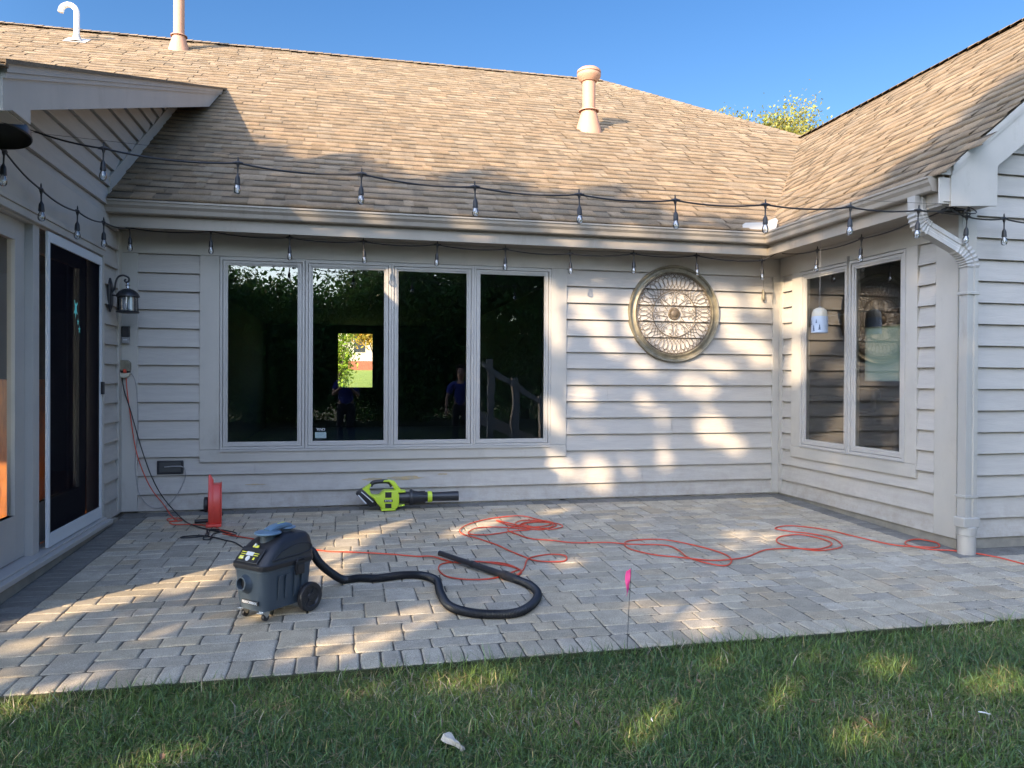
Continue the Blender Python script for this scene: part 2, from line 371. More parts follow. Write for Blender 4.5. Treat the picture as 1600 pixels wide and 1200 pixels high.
for i, (x0, x1) in enumerate(((-1.192, -.392), (-.384, .462), (.466, 1.318), (1.322, 2.158))):
    wn = window('w', (x0, -.018, .582), (1, 0, 0), (0, 0, 1), x1-x0, 2.462-.582, outer=.024, sash=.042); wins.append(wn)
b = MB(); b.box(-1.19, 2.156, -.055, .01, .560, .580); b.box(-1.19, 2.156, -.022, .08, 2.463, 2.474)
for x in (-.388, .464, 1.320): b.box(x-.0015, x+.0015, -.03, .05, .582, 2.462)
part(b, 'window_sill', M['frame'])

# ---- right wing: window wall (plane x=XR, faces -x) and front wall (plane y=YR)
VY0, VY1, VZ0, VZ1 = -2.187, -.285, .44, 2.62
b = MB()
siding(b, 'x', XR, -1, 0, 2.474, (VY1, -.04)); siding(b, 'x', XR, -1, 0, VZ0, (VY0, VY1)); siding(b, 'x', XR, -1, 0, 2.474, (-2.388, VY0))
siding(b, 'y', YR, -1, 0, 6.2, lambda z: (max(5.06, 4.62+(z-2.875)/.82), 11.0))
b.quad((XR+.004, -2.5, -.05), (XR+.004, .1, -.05), (XR+.004, .1, .52), (XR+.004, -2.5, .52)); b.quad((XR+.004, -2.5, 2.5), (XR+.004, .1, 2.5), (XR+.004, .1, 2.72), (XR+.004, -2.5, 2.72))
b.quad((XR+.004, -2.5, .5), (XR+.004, -2.1, .5), (XR+.004, -2.1, 2.5), (XR+.004, -2.5, 2.5)); b.quad((XR+.004, -.40, .5), (XR+.004, .1, .5), (XR+.004, .1, 2.5), (XR+.004, -.40, 2.5))
b.poly([(XR, YR+.004, -.05), (11, YR+.004, -.05), (11, YR+.004, 6.5), (XR+4.3, YR+.004, 6.5), (XR, YR+.004, 2.9)])
part(b, 'lap_siding', M['siding'], 'right wing siding with window and gable')
b = MB()
b.box(XR-.034, XR+.0, -.10, -.036, 0, 2.474); b.box(XR-.036, XR+.02, VY1-.006, VY1-.16, .562, 2.474); b.box(XR-.036, XR+.02, VY0, VY0+.14, .562, 2.474)
b.box(XR-.040, XR+.02, VY0, VY1, VZ0, .56); b.box(XR-.028, XR+.02, -2.388, -.036, 2.476, 2.70)
b.box(XR-.030, XR+.004, YR-.030, -2.39, 0, 2.70); b.box(XR+.004, 5.06, YR-.032, YR, 0, 2.70)
part(b, 'wall_trim', M['trim'], bevel=.002, seg=1)
for y0, y1 in ((-1.262, -.448), (-2.045, -1.268)):
    window('v', (XR-.018, y1, .566), (0, -1, 0), (0, 0, 1), y1-y0, 2.468-.566, sash=.05)
b = MB(); b.box(XR-.05, XR+.01, -2.044, -.45, .5605, .564); b.box(XR-.060, XR-.012, -1.2665, -1.2635, .566, 2.52); part(b, 'window_sill', M['frame'])

# ---- left wing wall (plane x=XL, faces +x), sliding door
DY0, DY1, DZ0, DZ1 = -3.02, -.60, .045, 2.345
zr = lambda y: 4.142+.352*y          # low roof of the left wing
b = MB()
siding(b, 'x', XL, 1, 0, 2.745, (-.545, -.14))
siding(b, 'x', XL, 1, 2.745, 4.80, lambda z: (max(-3.25, (z-4.142+.26)/.352-.45), 3.4))
for q in ((-.60, .06, -.05, 2.745), (-3.25, 3.5, 2.34, 2.75)): b.quad((XL-.004, q[0], q[2]), (XL-.004, q[1], q[2]), (XL-.004, q[1], q[3]), (XL-.004, q[0], q[3]))
b.poly([(XL-.004, -3.25, 2.7), (XL-.004, 3.4, 2.7), (XL-.004, 3.4, zr(3.4)-.1), (XL-.004, -3.25, zr(-3.25)-.1)])
# south wall of the left wing with its window opening (sun comes through it)
for x0, x1, z0, z1 in ((-7.2, -7.0, 0, 2.7), (-3.15, XL, 0, 2.7), (-7.0, -3.15, 0, .85), (-7.0, -3.15, 2.55, 2.7)): siding(b, 'y', -3.25, -1, z0, z1, (x0, x1)); b.quad((x0, -3.246, z0), (x1, -3.246, z0), (x1, -3.246, z1), (x0, -3.246, z1))
b.box(-7.2, -7.19, -3.25, 3.4, 0, 3)
part(b, 'lap_siding', M['siding'], 'left wing siding above and beside the sliding door')
b = MB()
b.box(XL, XL+.034, -.138, -.034, 0, 2.66); b.box(XL, XL+.030, -.598, -.548, .03, 2.42)
b.box(XL, XL+.028, -3.25, -.55, 2.44, 2.742); b.box(XL, XL+.030, -3.25, DY0, 0, 2.42)
b.box(XL, XL+.045, -3.1, -.555, 2.405, 2.438); b.box(XL, XL+.034, -3.1, -.58, 2.352, 2.403)
b.box(-7.05, -3.10, -3.29, -3.24, .80, .85); b.box(-7.05, -3.10, -3.29, -3.24, 2.55, 2.60); b.box(-7.05, -7.0, -3.29, -3.24, .85, 2.55); b.box(-3.15, -3.10, -3.29, -3.24, .85, 2.55); b.box(-3.98, -3.92, -3.27, -3.24, .85, 2.55)
part(b, 'wall_trim', M['trim'], bevel=.002, seg=1)
# base sill of the door and foundation strips
b = MB()
b.box(XL-.10, XL+.105, -3.22, -.56, -.005, .030); b.box(XL-.1, XL+.06, -3.22, -.57, .030, .046)
part(b, 'door_sill', M['frame'], bevel=.003, seg=1)
b = MB(); b.box(XL-.1, XL+.075, -3.25, -.3, -.22, -.007); b.box(XL-.1, XL+.005, -.5, 0, -.2, -.001); b.box(-2.1, 4.9, .02, .05, -.2, -.001)
b.box(XR-.012, XR+.1, YR, -.001, -.22, -.001); b.box(XR-.011, 11, YR-.012, YR+.1, -.25, -.002); b.box(-7.2, XL, -3.256, -3.1, -.25, -.002)
part(b, 'foundation', M['concrete'])
# fixed / sliding glass leaf, recessed
def leaf(y0, y1, xo, name, label):
    b = MB(); t = .155
    b.box(xo-.04, xo, y0, y0+t, .052, DZ1); b.box(xo-.04, xo, y1-t, y1, .052, DZ1); b.box(xo-.04, xo, y0+t, y1-t, .052, .355); b.box(xo-.04, xo, y0+t, y1-t, DZ1-.14, DZ1)
    for (a, c_) in ((y0+t, y0+t+.012), (y1-t-.012, y1-t)): b.box(xo-.045, xo+.004, a, c_, .355, DZ1-.14)
    b.box(xo-.045, xo+.004, y0+t, y1-t, .343, .355)
    d = part(b, name, M['frame'], label, bevel=.0015, seg=1)
    g = MB(); g.quad((xo-.02, y0+t-.01, .345), (xo-.02, y1-t+.01, .345), (xo-.02, y1-t+.01, DZ1-.13), (xo-.02, y0+t-.01, DZ1-.13)); g.build('pane', M['doorglass'], d)
    return d
leaf(-3.02, -2.045, XL-.052, 'patio_door', 'glazed door leaf at the left edge')
b = MB(); b.box(XL-.10, XL+.0, -2.045, -1.935, .046, DZ1); b.box(XL-.10, XL-.001, DY0-.05, DY0, .03, DZ1); b.box(XL-.1, XL-.001, DY1, DY1+.05, .03, DZ1); b.box(XL-.1, XL-.001, DY0, DY1, DZ1+.001, DZ1+.06)
part(b, 'door_frame', M['frame'], bevel=.0015, seg=1)
b = MB()
xs = XL+.004; y0, y1 = -1.838, -.604
b.box(xs, xs+.022, y0, y0+.034, .052, 2.335); b.box(xs, xs+.022, y1-.042, y1, .052, 2.335); b.box(xs, xs+.022, y0+.034, y1-.042, .052, .150); b.box(xs, xs+.022, y0+.034, y1-.042, 2.262, 2.335)
sd = part(b, 'screen_door', M['screenwhite'], 'white framed insect screen door with a turtle sticker', bevel=.002, seg=1)
g = MB(); g.quad((xs+.01, y0+.03, .145), (xs+.01, y1-.04, .145), (xs+.01, y1-.04, 2.27), (xs+.01, y0+.03, 2.27)); g.build('mesh_panel', M['screen'], sd)
g = MB(); g.box(xs+.022, xs+.045, y1-.046, y1-.004, 1.135, 1.245); g.build('handle', M['blackplastic'], sd, bevel=.003)
g = MB(); tx = xs+.0125
def tp(y, z): return (tx, y, z)
turtle = [(0, .045), (.010, .034), (.026, .052), (.034, .040), (.018, .022), (.020, -.004), (.032, -.026), (.026, -.032), (.012, -.018), (.004, -.034), (-.004, -.062), (-.007, -.034), (-.016, -.022), (-.030, -.030), (-.030, -.018), (-.019, -.002), (-.016, .022), (-.022, .046), (-.028, .064), (-.016, .058), (-.008, .036)]
g.poly([tp(-1.245+a*1.25, 1.822+c*1.2) for a, c in turtle])
for cy, cz, s_ in ((-1.192, 1.728, .032), (-1.160, 1.668, .036)):
    g.poly([tp(cy+s_*(1 if k % 2 == 0 else .42)*math.sin(k*math.pi/5)*.7, cz+s_*(1 if k % 2 == 0 else .42)*math.cos(k*math.pi/5)) for k in range(10)])
g.build('turtle_sticker', M['teal'], sd)
# second glass leaf behind the screen, slid half open
leaf(-1.90, -.65, XL-.095, 'patio_door', 'glazed door leaf behind the insect screen')

# ---- interiors (dark rooms seen through the glass)
b = MB()
b.quad((-1.98, .08, .0), (10, .08, .0), (10, 12.5, .0), (-1.98, 12.5, .0)); b.quad((XR+.1, -2.5, .0), (10, -2.5, .0), (10, .1, .0), (XR+.1, .1, .0))
b.quad((-1.98, .05, 0), (-1.98, 12.5, 0), (-1.98, 12.5, 2.7), (-1.98, .05, 2.7))
def holed(b, axis, c, u0, u1, z0, z1, holes):
    P = (lambda u_, z: (u_, c, z)) if axis == 'y' else (lambda u_, z: (c, u_, z))
    us = sorted({u0, u1, *[h[0] for h in holes], *[h[1] for h in holes]})
    for a, c2 in zip(us[:-1], us[1:]):
        hs_ = [h for h in holes if h[0] < (a+c2)/2 < h[1]]; zz = z0
        for h in sorted(hs_, key=lambda h: h[2]): b.quad(P(a, zz), P(c2, zz), P(c2, h[2]), P(a, h[2])); zz = h[3]
        b.quad(P(a, zz), P(c2, zz), P(c2, z1), P(a, z1))
holed(b, 'y', 12.5, -7.2, 10.2, -.2, 3.3, [(-.19, .735, 1.02, 2.47), (1.0, 1.13, 1.30, 2.39)])
holed(b, 'x', 10.1, -2.6, 12.5, -.2, 3.3, [(4.24, 5.2, 1.30, 2.32)])
b.quad((-7.1, -3.2, .0), (-7.1, 3.4, .0), (-7.1, 3.4, 2.7), (-7.1, -3.2, 2.7)); b.quad((-7.1, 3.4, 0), (XL-.15, 3.4, 0), (XL-.15, 3.4, 2.7), (-7.1, 3.4, 2.7))
b.box(2.9, 2.98, 3.2, 8.5, 0, 2.7)  # unseen partition added to darken the room behind the windows
part(b, 'interior_wall', M['interior'])
b = MB(); b.quad((-7.1, -3.2, 2.66), (XL-.12, -3.2, 2.66), (XL-.12, 3.4, 2.66), (-7.1, 3.4, 2.66)); b.quad((-1.98, .08, 2.66), (10, .08, 2.66), (10, 12.5, 2.66), (-1.98, 12.5, 2.66)); b.quad((XR+.1, -2.5, 2.66), (10, -2.5, 2.66), (10, .1, 2.66), (XR+.1, .1, 2.66))
part(b, 'ceiling', M['ceiling'])
b = MB(); b.quad((-7.1, -3.2, .01), (XL-.11, -3.2, .01), (XL-.11, 3.4, .01), (-7.1, 3.4, .01)); part(b, 'wooden_floor', M['wood'])
b = MB()
for x in (1.0, 1.13): b.box(x-.02, x+.02, 12.46, 12.52, 1.30, 2.39)
for z in (1.30, 1.66, 2.03, 2.39): b.box(.98, 1.15, 12.46, 12.52, z-.018, z+.018)
part(b, 'window', M['interior'], 'narrow far window with muntins'); b = MB()
for x in (-.19, .735): b.box(x-.02, x+.02, 12.46, 12.52, 1.02, 2.47)
for z in (1.02, 2.47): b.box(-.19, .735, 12.47, 12.51, z-.02, z+.02)
part(b, 'window', M['interior'], 'far window seen through the room')

# ---- eaves
b = MB()
b.quad((-2.1, -.40, 2.681), (4.52, -.40, 2.681), (4.9, -.01, 2.681), (-2.1, -.01, 2.681)); b.quad((4.52, -.40, 2.681), (4.52, -2.87, 2.681), (4.9, -2.87, 2.681), (4.9, -.01, 2.681))
part(b, 'soffit', M['gutter'])
b = MB()
b.box(-2.105, 4.505, -.400, -.382, 2.650, 2.90); b.box(4.507, 4.525, -2.87, -.381, 2.650, 2.90)
part(b, 'fascia', M['gutter'])  # darker gutter colour instead of trim, stands in for shade below the gutter
prof = [(0, 0), (.060, 0), (.072, .010), (.078, .045), (.098, .070), (.102, .098), (.112, .100), (.112, .116), (.094, .116), (.094, .104), (.088, .076), (.07, .05), (.062, .012), (0, .012)]
b = MB(); gz = 2.762
def grow(y, x, o): return
R1 = []
for end in range(3):
    ring = []
    for (o_, h_) in prof:
        if end == 0: ring.append((-2.10, -.400-o_, gz+h_))
        if end == 1: ring.append((4.507-o_, -.400-o_, gz+h_))
        if end == 2: ring.append((4.507-o_, -2.84, gz+h_))
    R1.append(ring)
b.rings(R1)
b.poly([(-2.099, -.400-o_, gz+h_) for o_, h_ in prof[:8]]+[(-2.099, -.4, gz+.116)]); b.poly([(4.507-o_, -2.841, gz+h_) for o_, h_ in prof[:8]]+[(4.507, -2.841, gz+.116)])
gt = part(b, 'gutter', M['gutter'])
g = MB(); g.box(-2.1, 4.507, -.40, -.482, gz+.02, gz+.06); 
# splash guard standing in the inside corner of the gutter
g = MB()
zz = lambda x, y: 3.0
g.poly([(4.16, -.492, 2.86), (4.16, -.47, 2.955), (4.20, -.462, 2.98), (4.415, -.462, 2.995), (4.415, -.492, 2.86)])
g.poly([(4.415, -.492, 2.86), (4.415, -.462, 2.995), (4.44, -.66, 3.005), (4.44, -.70, 2.97), (4.415, -.70, 2.86)])
g.build('splash_guard', M['trim'], gt)

# ---- roofs
def shingles(name, org, A, U, la, lu, clip, label=None, tone=1.0, exp=.178):
    A = np.array(A, float); U = np.array(U, float); N = np.cross(A, U); N /= np.linalg.norm(N)
    if N[2] < 0: N = -N
    org = np.array(org, float); V = []; F = []; C = []
    ph = rng.uniform(0, 6, 6)
    wob = lambda a, i: .0028*math.sin(a*1.1+ph[0]+i*.35)+.002*math.sin(a*2.7+ph[1]-i*.8)
    ni = int(lu/exp)+1
    for i in range(ni):
        a = -rng.uniform(0, .3)
        while a < la:
            w_ = rng.choice([.10, .13, .16, .20, .25]) * rng.uniform(.85, 1.15); a1 = min(a+w_, la)
            s0 = i*exp; s1 = min(s0+exp+.012, lu); thick = rng.random() < .5
            h0 = .018 if thick else .007
            a0c = max(a, 0); drop = rng.uniform(-.002, .004) + (.0 if thick else -.0)
            P = [(a0c, s0-drop+wob(a0c, i)), (a1, s0-drop+wob(a1, i)), (a1, s1+wob(a1, i+1)), (a0c, s1+wob(a0c, i+1))]
            P = clip(P) if clip else P
            if P is not None:
                tn = tone*(rng.uniform(.80, 1.22) if not thick else rng.uniform(.88, 1.12)); wm = rng.uniform(-.05, .05)
                col = (tn*(1+wm), tn, tn*(1-wm))
                H = [h0, h0, .002, .002]; k = len(V)
                for (p, q), hh in zip(P, H): V.append(org+A*p+U*q+N*hh)
                V.append(org+A*P[1][0]+U*P[1][1]-N*.004); V.append(org+A*P[0][0]+U*P[0][1]-N*.004)
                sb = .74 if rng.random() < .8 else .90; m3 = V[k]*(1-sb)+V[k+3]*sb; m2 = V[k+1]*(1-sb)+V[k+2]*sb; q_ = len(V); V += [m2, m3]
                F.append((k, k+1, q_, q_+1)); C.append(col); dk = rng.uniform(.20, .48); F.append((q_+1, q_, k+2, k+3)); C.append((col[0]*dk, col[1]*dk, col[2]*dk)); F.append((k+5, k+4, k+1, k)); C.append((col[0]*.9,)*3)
            a = a1 + .0015
            if a1 >= la: break
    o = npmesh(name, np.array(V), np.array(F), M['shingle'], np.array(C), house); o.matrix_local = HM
    if label: o['label'] = label
    return o
mp_ = .6166; cs, sn = 1/math.hypot(1, mp_), mp_/math.hypot(1, mp_)
EZ = 3.201-mp_*.50            # z of main eave edge at y=-.50
RY = 6.60                     # ridge
def clip_main(P):
    out = []
    cx_ = sum(p[0] for p in P)/4-8.0; cy_ = -.50+sum(p[1] for p in P)/4*cs
    # valley on the right: x limit grows with y
    zc = 3.201+mp_*cy_
    if cx_ > 4.47+(zc-2.90)/.82+.18: return None
    lim = 4.98+(RY-cy_)*.826
    if cx_ > lim+.05: return None
    if cx_ < -2.1 and cy_ < -.1: return None
    return [(min(p[0], 8.0+4.98+(RY-(-.50+p[1]*cs))*.826), p[1]) for p in P]
shingles('roof', (-8.0, -.50, EZ), (1, 0, 0), (0, cs, sn), 16.2, (RY+.5)/cs, clip_main, 'main roof of tan shingles above the back wall')
wn_ = math.hypot(1, .82); cw, sw = 1/wn_, .82/wn_
def clip_wing(P):
    cy_ = -2.93+sum(p[0] for p in P)/4; cx_ = 4.44+sum(p[1] for p in P)/4*cw; zc = 2.875+.82*(cx_-4.44)
    if cy_ > (zc-3.201)/mp_+.22: return None
    return P
shingles('roof', (4.44, -2.93, 2.875), (0, 1, 0), (cw, 0, sw), 8.0, 3.06/cw, clip_wing, 'right wing roof of tan shingles', exp=.158)
# roof decks, back slopes and ridge caps
def zm(y): return 3.201+mp_*y
b = MB(); t_ = .012
b.poly([(-8, -.49, zm(-.49)-t_), (4.62, -.49, zm(-.49)-t_), (7.486, 3.5, zm(3.5)-t_-.01), (4.98, RY, zm(RY)-t_), (-8, RY, zm(RY)-t_)])
b.poly([(-8, RY, zm(RY)-t_), (4.98, RY, zm(RY)-t_), (9.5, 13.2, 3.0), (-8, 13.2, 3.0)]); b.poly([(4.98, RY, zm(RY)-t_), (7.486, 3.5, zm(3.5)-t_-.01), (10.6, 3.5, 2.8), (10.6, 13.2, 2.8), (9.5, 13.2, 3.0)])
zw = lambda x: 2.875+.82*(x-4.44)
b.poly([(4.46, -2.92, zw(4.46)-t_), (4.46, -.5, zw(4.46)-t_), (7.5, 3.6, zw(7.5)-t_), (7.5, -2.92, zw(7.5)-t_)])
b.poly([(7.5, -2.92, zw(7.5)-t_), (7.5, 3.6, zw(7.5)-t_), (10.6, 3.6, 2.8), (10.6, -2.92, 2.8)])
b.poly([(-8, -3.62, zr(-3.62)-.01), (-1.68, -3.62, zr(-3.62)-.01), (-1.68, 3.56, zr(3.56)-.01), (-8, 3.56, zr(3.56)-.01)])
b.box(-8.0, -1.655, -3.64, -3.60, zr(-3.62)-.03, zr(-3.62)-.012)
b.rings([[(-1.70, -3.64, zr(-3.64)-.012), (-1.652, -3.64, zr(-3.64)-.012), (-1.652, -3.64, zr(-3.64)+.012), (-1.70, -3.64, zr(-3.64)+.012)], [(-1.70, 3.60, zr(3.60)-.012), (-1.652, 3.60, zr(3.60)-.012), (-1.652, 3.60, zr(3.60)+.012), (-1.70, 3.60, zr(3.60)+.012)]])
part(b, 'roof_deck', M['shingle'])
caps = MB()
def ridge(a, c_, w_=.15):
    a = Vector(a); c_ = Vector(c_); L = (c_-a).length; d_ = (c_-a)/L; sd_ = Vector((d_.y, -d_.x, 0)).normalized(); n = int(L/.15)
    for i in range(n):
        p = a+d_*(i*.15-.01); q = a+d_*(i*.15+.17); s_ = rng.uniform(.8, 1.15); cc = (s_,)*3
        h0, h1 = .020+rng.uniform(0, .006), .012
        dn = Vector((0, 0, -w_*.5))
        caps.quad(p+sd_*w_+dn+Vector((0, 0, h0)), q+sd_*w_+dn+Vector((0, 0, h1)), q+Vector((0, 0, h1+.01)), p+Vector((0, 0, h0+.01)), cc)
        caps.quad(p-sd_*w_+dn+Vector((0, 0, h0)), q-sd_*w_+dn+Vector((0, 0, h1)), q+Vector((0, 0, h1+.01)), p+Vector((0, 0, h0+.01)), cc)
        caps.quad(p-sd_*w_+dn+Vector((0, 0, h0)), p+Vector((0, 0, h0+.01)), p+Vector((0, 0, 0)), p-sd_*w_+dn, cc); caps.quad(p+sd_*w_+dn+Vector((0, 0, h0)), p+Vector((0, 0, h0+.01)), p, p+sd_*w_+dn, cc)
ridge((4.98, RY, zm(RY)), (-8, RY, zm(RY)+.02)); ridge((7.5, 3.5, zm(3.5)+.0), (4.98, RY, zm(RY)), .13)
ridge((7.5, -2.93, zw(7.5)), (7.5, 3.6, zw(7.5)))
part(caps, 'ridge_cap', M['shingle'])

# ---- rake boards of the left wing's low roof
def rake(y0, y1, x0, x1, top, bot, b): b.rings([[(x0, y0, zr(y0)-bot), (x1, y0, zr(y0)-bot), (x1, y0, zr(y0)-top), (x0, y0, zr(y0)-top)], [(x0, y1, zr(y1)-bot), (x1, y1, zr(y1)-bot), (x1, y1, zr(y1)-top), (x0, y1, zr(y1)-top)]])
b = MB()
zf = 3.30
b.rings([[(-1.712, -3.58, zr(-3.58)-.25), (-1.690, -3.58, zr(-3.58)-.25), (-1.690, -3.58, zr(-3.58)-.012), (-1.712, -3.58, zr(-3.58)-.012)], [(-1.712, 2.35, zr(2.35)-.25), (-1.690, 2.35, zr(2.35)-.25), (-1.690, 2.35, zr(2.35)-.012), (-1.712, 2.35, zr(2.35)-.012)], [(-1.712, 3.46, zr(3.46)-.03), (-1.690, 3.46, zr(3.46)-.03), (-1.690, 3.46, zr(3.46)-.012), (-1.712, 3.46, zr(3.46)-.012)]])
b.box(-1.714, -1.6895, -3.56, -3.235, 2.673, 2.80)
b.quad((-1.70, -3.58, zr(-3.58)-.235), (-1.70, 2.4, zr(2.4)-.235), (XL, 2.4, zr(2.4)-.235), (XL, -3.58, zr(-3.58)-.235))
part(b, 'rake_board', M['trim'], 'white rake board of the left wing')
b = MB()
for lo_, hi_, ox in ((.055, .012, .020), (.085, .057, .012)): rake(-3.58, 3.30, -1.690, -1.690+ox, hi_, lo_, b)
part(b, 'rake_moulding', M['trim'])
# board along the roof at the foot of the left gable siding
b = MB()
b.rings([[(XL, y, zm(y)-.02), (XL+.034, y, zm(y)-.02), (XL+.034, y, zm(y)+.15), (XL, y, zm(y)+.15)] for y in (-.40, 2.5)])
part(b, 'skirt_board', M['trim'])
b = MB(); 
b.rings([[(x, -3.60-o_, 2.765+h_) for o_, h_ in prof] for x in (-7.5, -1.72)]); b.box(-7.5, -1.72, -3.60, -3.58, 2.66, 2.88)
part(b, 'gutter', M['gutter'])
b = MB(); b.box(-7.5, -1.715, -3.58, -3.25, 2.665, 2.672); part(b, 'soffit', M['trim'])

# ---- right gable rake
b = MB(); yf = -2.90
def rk(x, dz): return (x, zw(x)-dz)
b.prism([(4.465, 2.88), (4.58, zw(4.58)-.012), (8, zw(8)-.012), (8, zw(8)-.5), (4.985, zw(4.985)-.345), (4.985, 2.665), (4.56, 2.640), (4.56, 2.88)], yf, yf+.02)
b.quad((4.5, yf+.001, 2.675), (4.98, yf+.001, 2.675), (4.98, YR, 2.675), (4.5, YR, 2.675))
b.quad((4.98, yf+.01, 2.68), (4.98, YR, 2.68), (4.98, YR, zw(4.98)-.3), (4.98, yf+.01, zw(4.98)-.3))
b.quad((4.97, yf+.01, zw(4.97)-.30), (8, yf+.01, zw(8)-.30), (8, YR, zw(8)-.30), (4.97, YR, zw(4.97)-.30))
part(b, 'rake_board', M['trim'], 'white rake board of the right gable')
b = MB()
for dz, h_, oy in ((.012, .05, .022), (.064, .03, .012)):
    b.rings([[(x, yf-oy, zw(x)-dz-h_), (x, yf, zw(x)-dz-h_), (x, yf, zw(x)-dz), (x, yf-oy, zw(x)-dz)] for x in (4.56, 8)])
b.box(4.47, 4.56, yf+.012, yf+.03, 2.66, 2.86)
part(b, 'rake_moulding', M['trim'])
# ---- downspout with elbows
b = MB(); rp = [(-.055, -.042), (-.02, -.042), (-.012, -.034), (.012, -.034), (.02, -.042), (.055, -.042), (.055, .042), (.02, .042), (.012, .034), (-.012, .034), (-.02, .042), (-.055, .042)]
def crimp(pts, k0, amp=.10): return [1+(amp if (i % 2 == 0) else -amp*.4) for i in range(len(pts))]
path = []
A0 = Vector((4.46, -2.66, 2.76)); A1 = Vector((4.46, -2.66, 2.66)); E1 = Vector((4.54, -2.68, 2.50)); E2 = Vector((4.76, -2.73, 2.365)); A3 = Vector((4.868, -2.755, 2.19)); A4 = Vector((4.868, -2.755, .20))
def arc(a, c_, d_, n=9): return [a*(1-t)**2+c_*2*t*(1-t)+d_*t*t for t in [i/n for i in range(n+1)]]
e1 = arc(A1, Vector((4.46, -2.665, 2.53)), E1, 14); e2 = arc(E2, Vector((4.868, -2.75, 2.30)), A3, 14)
pts = [A0]+e1+e2+[A4]
sc = [1]+[1.0+(.11 if i % 2 else -.06) for i in range(len(e1))]+[1.0+(.11 if i % 2 else -.06) for i in range(len(e2))]+[1]
b.tube(pts, sc, prof=rp, up=(0, 1, 0))
ds = part(b, 'downspout', M['downspout'], 'grey downspout at the corner of the right wing')
g = MB(); g.box(4.79, 4.945, -2.81, -2.70, .125, .205)
g.build('adapter', M['downspout'], ds, bevel=.008)
g = MB(); g.lathe([(.066, -.2), (.066, .06), (.070, .064), (.070, .125), (.064, .13), (.05, .13)], (4.868, -2.755, 0)); g.build('drain_pipe', M['downspout'], ds, smooth=True)
for z in (.36, 1.98): g = MB(); g.box(4.806, 4.93, -2.803, -2.70, z, z+.022); g.box(4.80, 5.00, -2.712, -2.70, z+.003, z+.018); g.build('strap', M['downspout'], ds, bevel=.002, seg=1)

# ---- vents on the roof
def ventstack(px, py, h, rr, cap, label):
    z = zm(py); t = thing('roof_vent', label, 'roof vent', (px, py, z))
    b = MB(); b.lathe([(rr*2.05, -.12), (rr*1.95, -.02), (rr*1.12, .28 if cap else .22), (rr*1.12, .285 if cap else .225)], n=28); b.build('flashing_cone', M['terracotta'], t, smooth=True)
    b = MB(); b.lathe([(rr, .2), (rr, h)], n=28); b.build('pipe', M['terracotta'], t, smooth=True)
    b = MB(); zc = .285 if cap else .225; b.lathe([(rr*1.02, zc+.02), (rr*1.5, zc), (rr*1.55, zc-.015), (rr*1.1, zc+.005)], n=28); b.build('storm_collar', M['terracotta'], t, smooth=True)
    if cap:
        b = MB(); b.lathe([(rr*.8, h-.03), (rr*1.2, h-.03), (rr*1.75, h+.035), (rr*1.82, h+.06), (rr*1.82, h+.085), (rr*1.70, h+.088), (rr*1.70, h+.10), (rr*1.82, h+.103), (rr*1.78, h+.135), (rr*1.4, h+.165), (0, h+.175)], n=32); b.build('cap', M['terracotta'], t, smooth=True)
    return t
ventstack(3.54, 2.93, .74, .098, True, 'terracotta coloured vent pipe with a round cap on the middle of the roof')
ventstack(-2.76, 5.9, 1.25, .088, False, 'tall terracotta coloured pipe cut off by the top of the picture, near the ridge')
t = thing('roof_vent', 'white gooseneck vent pipe with its end hooked over, near the ridge at left', 'roof vent', (-4.30, 5.80, zm(5.80)))
b = MB(); rr = .043
pts = [(0, 0, -.05), (0, 0, .46)]+[(-.118+.118*math.cos(a), 0, .46+.118*math.sin(a)) for a in [math.radians(q) for q in range(12, 172, 12)]]+[(-.238, 0, .445)]
b.tube(pts, rr, n=18, up=(0, 1, 0)); b.build('pipe', M['whitepipe'], t, smooth=True)
b = MB(); b.lathe([(.12, -.03), (.075, .03), (.05, .09), (.048, .10)], n=20); 
b.quad((-.17, -.15, -.15*mp_+.018), (.17, -.15, -.15*mp_+.018), (.17, .15, .15*mp_+.018), (-.17, .15, .15*mp_+.018)); b.build('flashing', M['lead'], t, smooth=True)
# ================================================================ GROUND
n = 90; xs_ = np.concatenate([-np.geomspace(300, 12, 22), np.linspace(-10, 14, 40), np.geomspace(16, 320, 22)]); ys_ = np.concatenate([-np.geomspace(250, 13, 16), np.linspace(-12, 12, 30), np.geomspace(13, 400, 36)])
X_, Y_ = np.meshgrid(xs_, ys_)
def gh(x, y):
    t = np.clip((y-19)/50, 0, 1); t2 = np.clip((-y-8)/30, 0, 1); return -.235+.045*np.clip((y+6.5)/2.0, 0, 1)+(3*t*t-2*t**3)*2.3+t2*.5
Z_ = gh(X_, Y_); V = np.stack([X_, Y_, Z_], -1).reshape(-1, 3); nx = len(xs_); I = np.arange(len(V)).reshape(len(ys_), nx)
F = np.stack([I[:-1, :-1], I[:-1, 1:], I[1:, 1:], I[1:, :-1]], -1).reshape(-1, 4)
# drop cells wholly beneath the house
g = npmesh('ground', V, F, M['lawn'], smooth=True); tag(g, kind='structure')
g.data.materials.append(M['soil'])
cy = V[F].mean(1); g.data.polygons.foreach_set('material_index', ((cy[:, 1] < 14)).astype(np.int32))

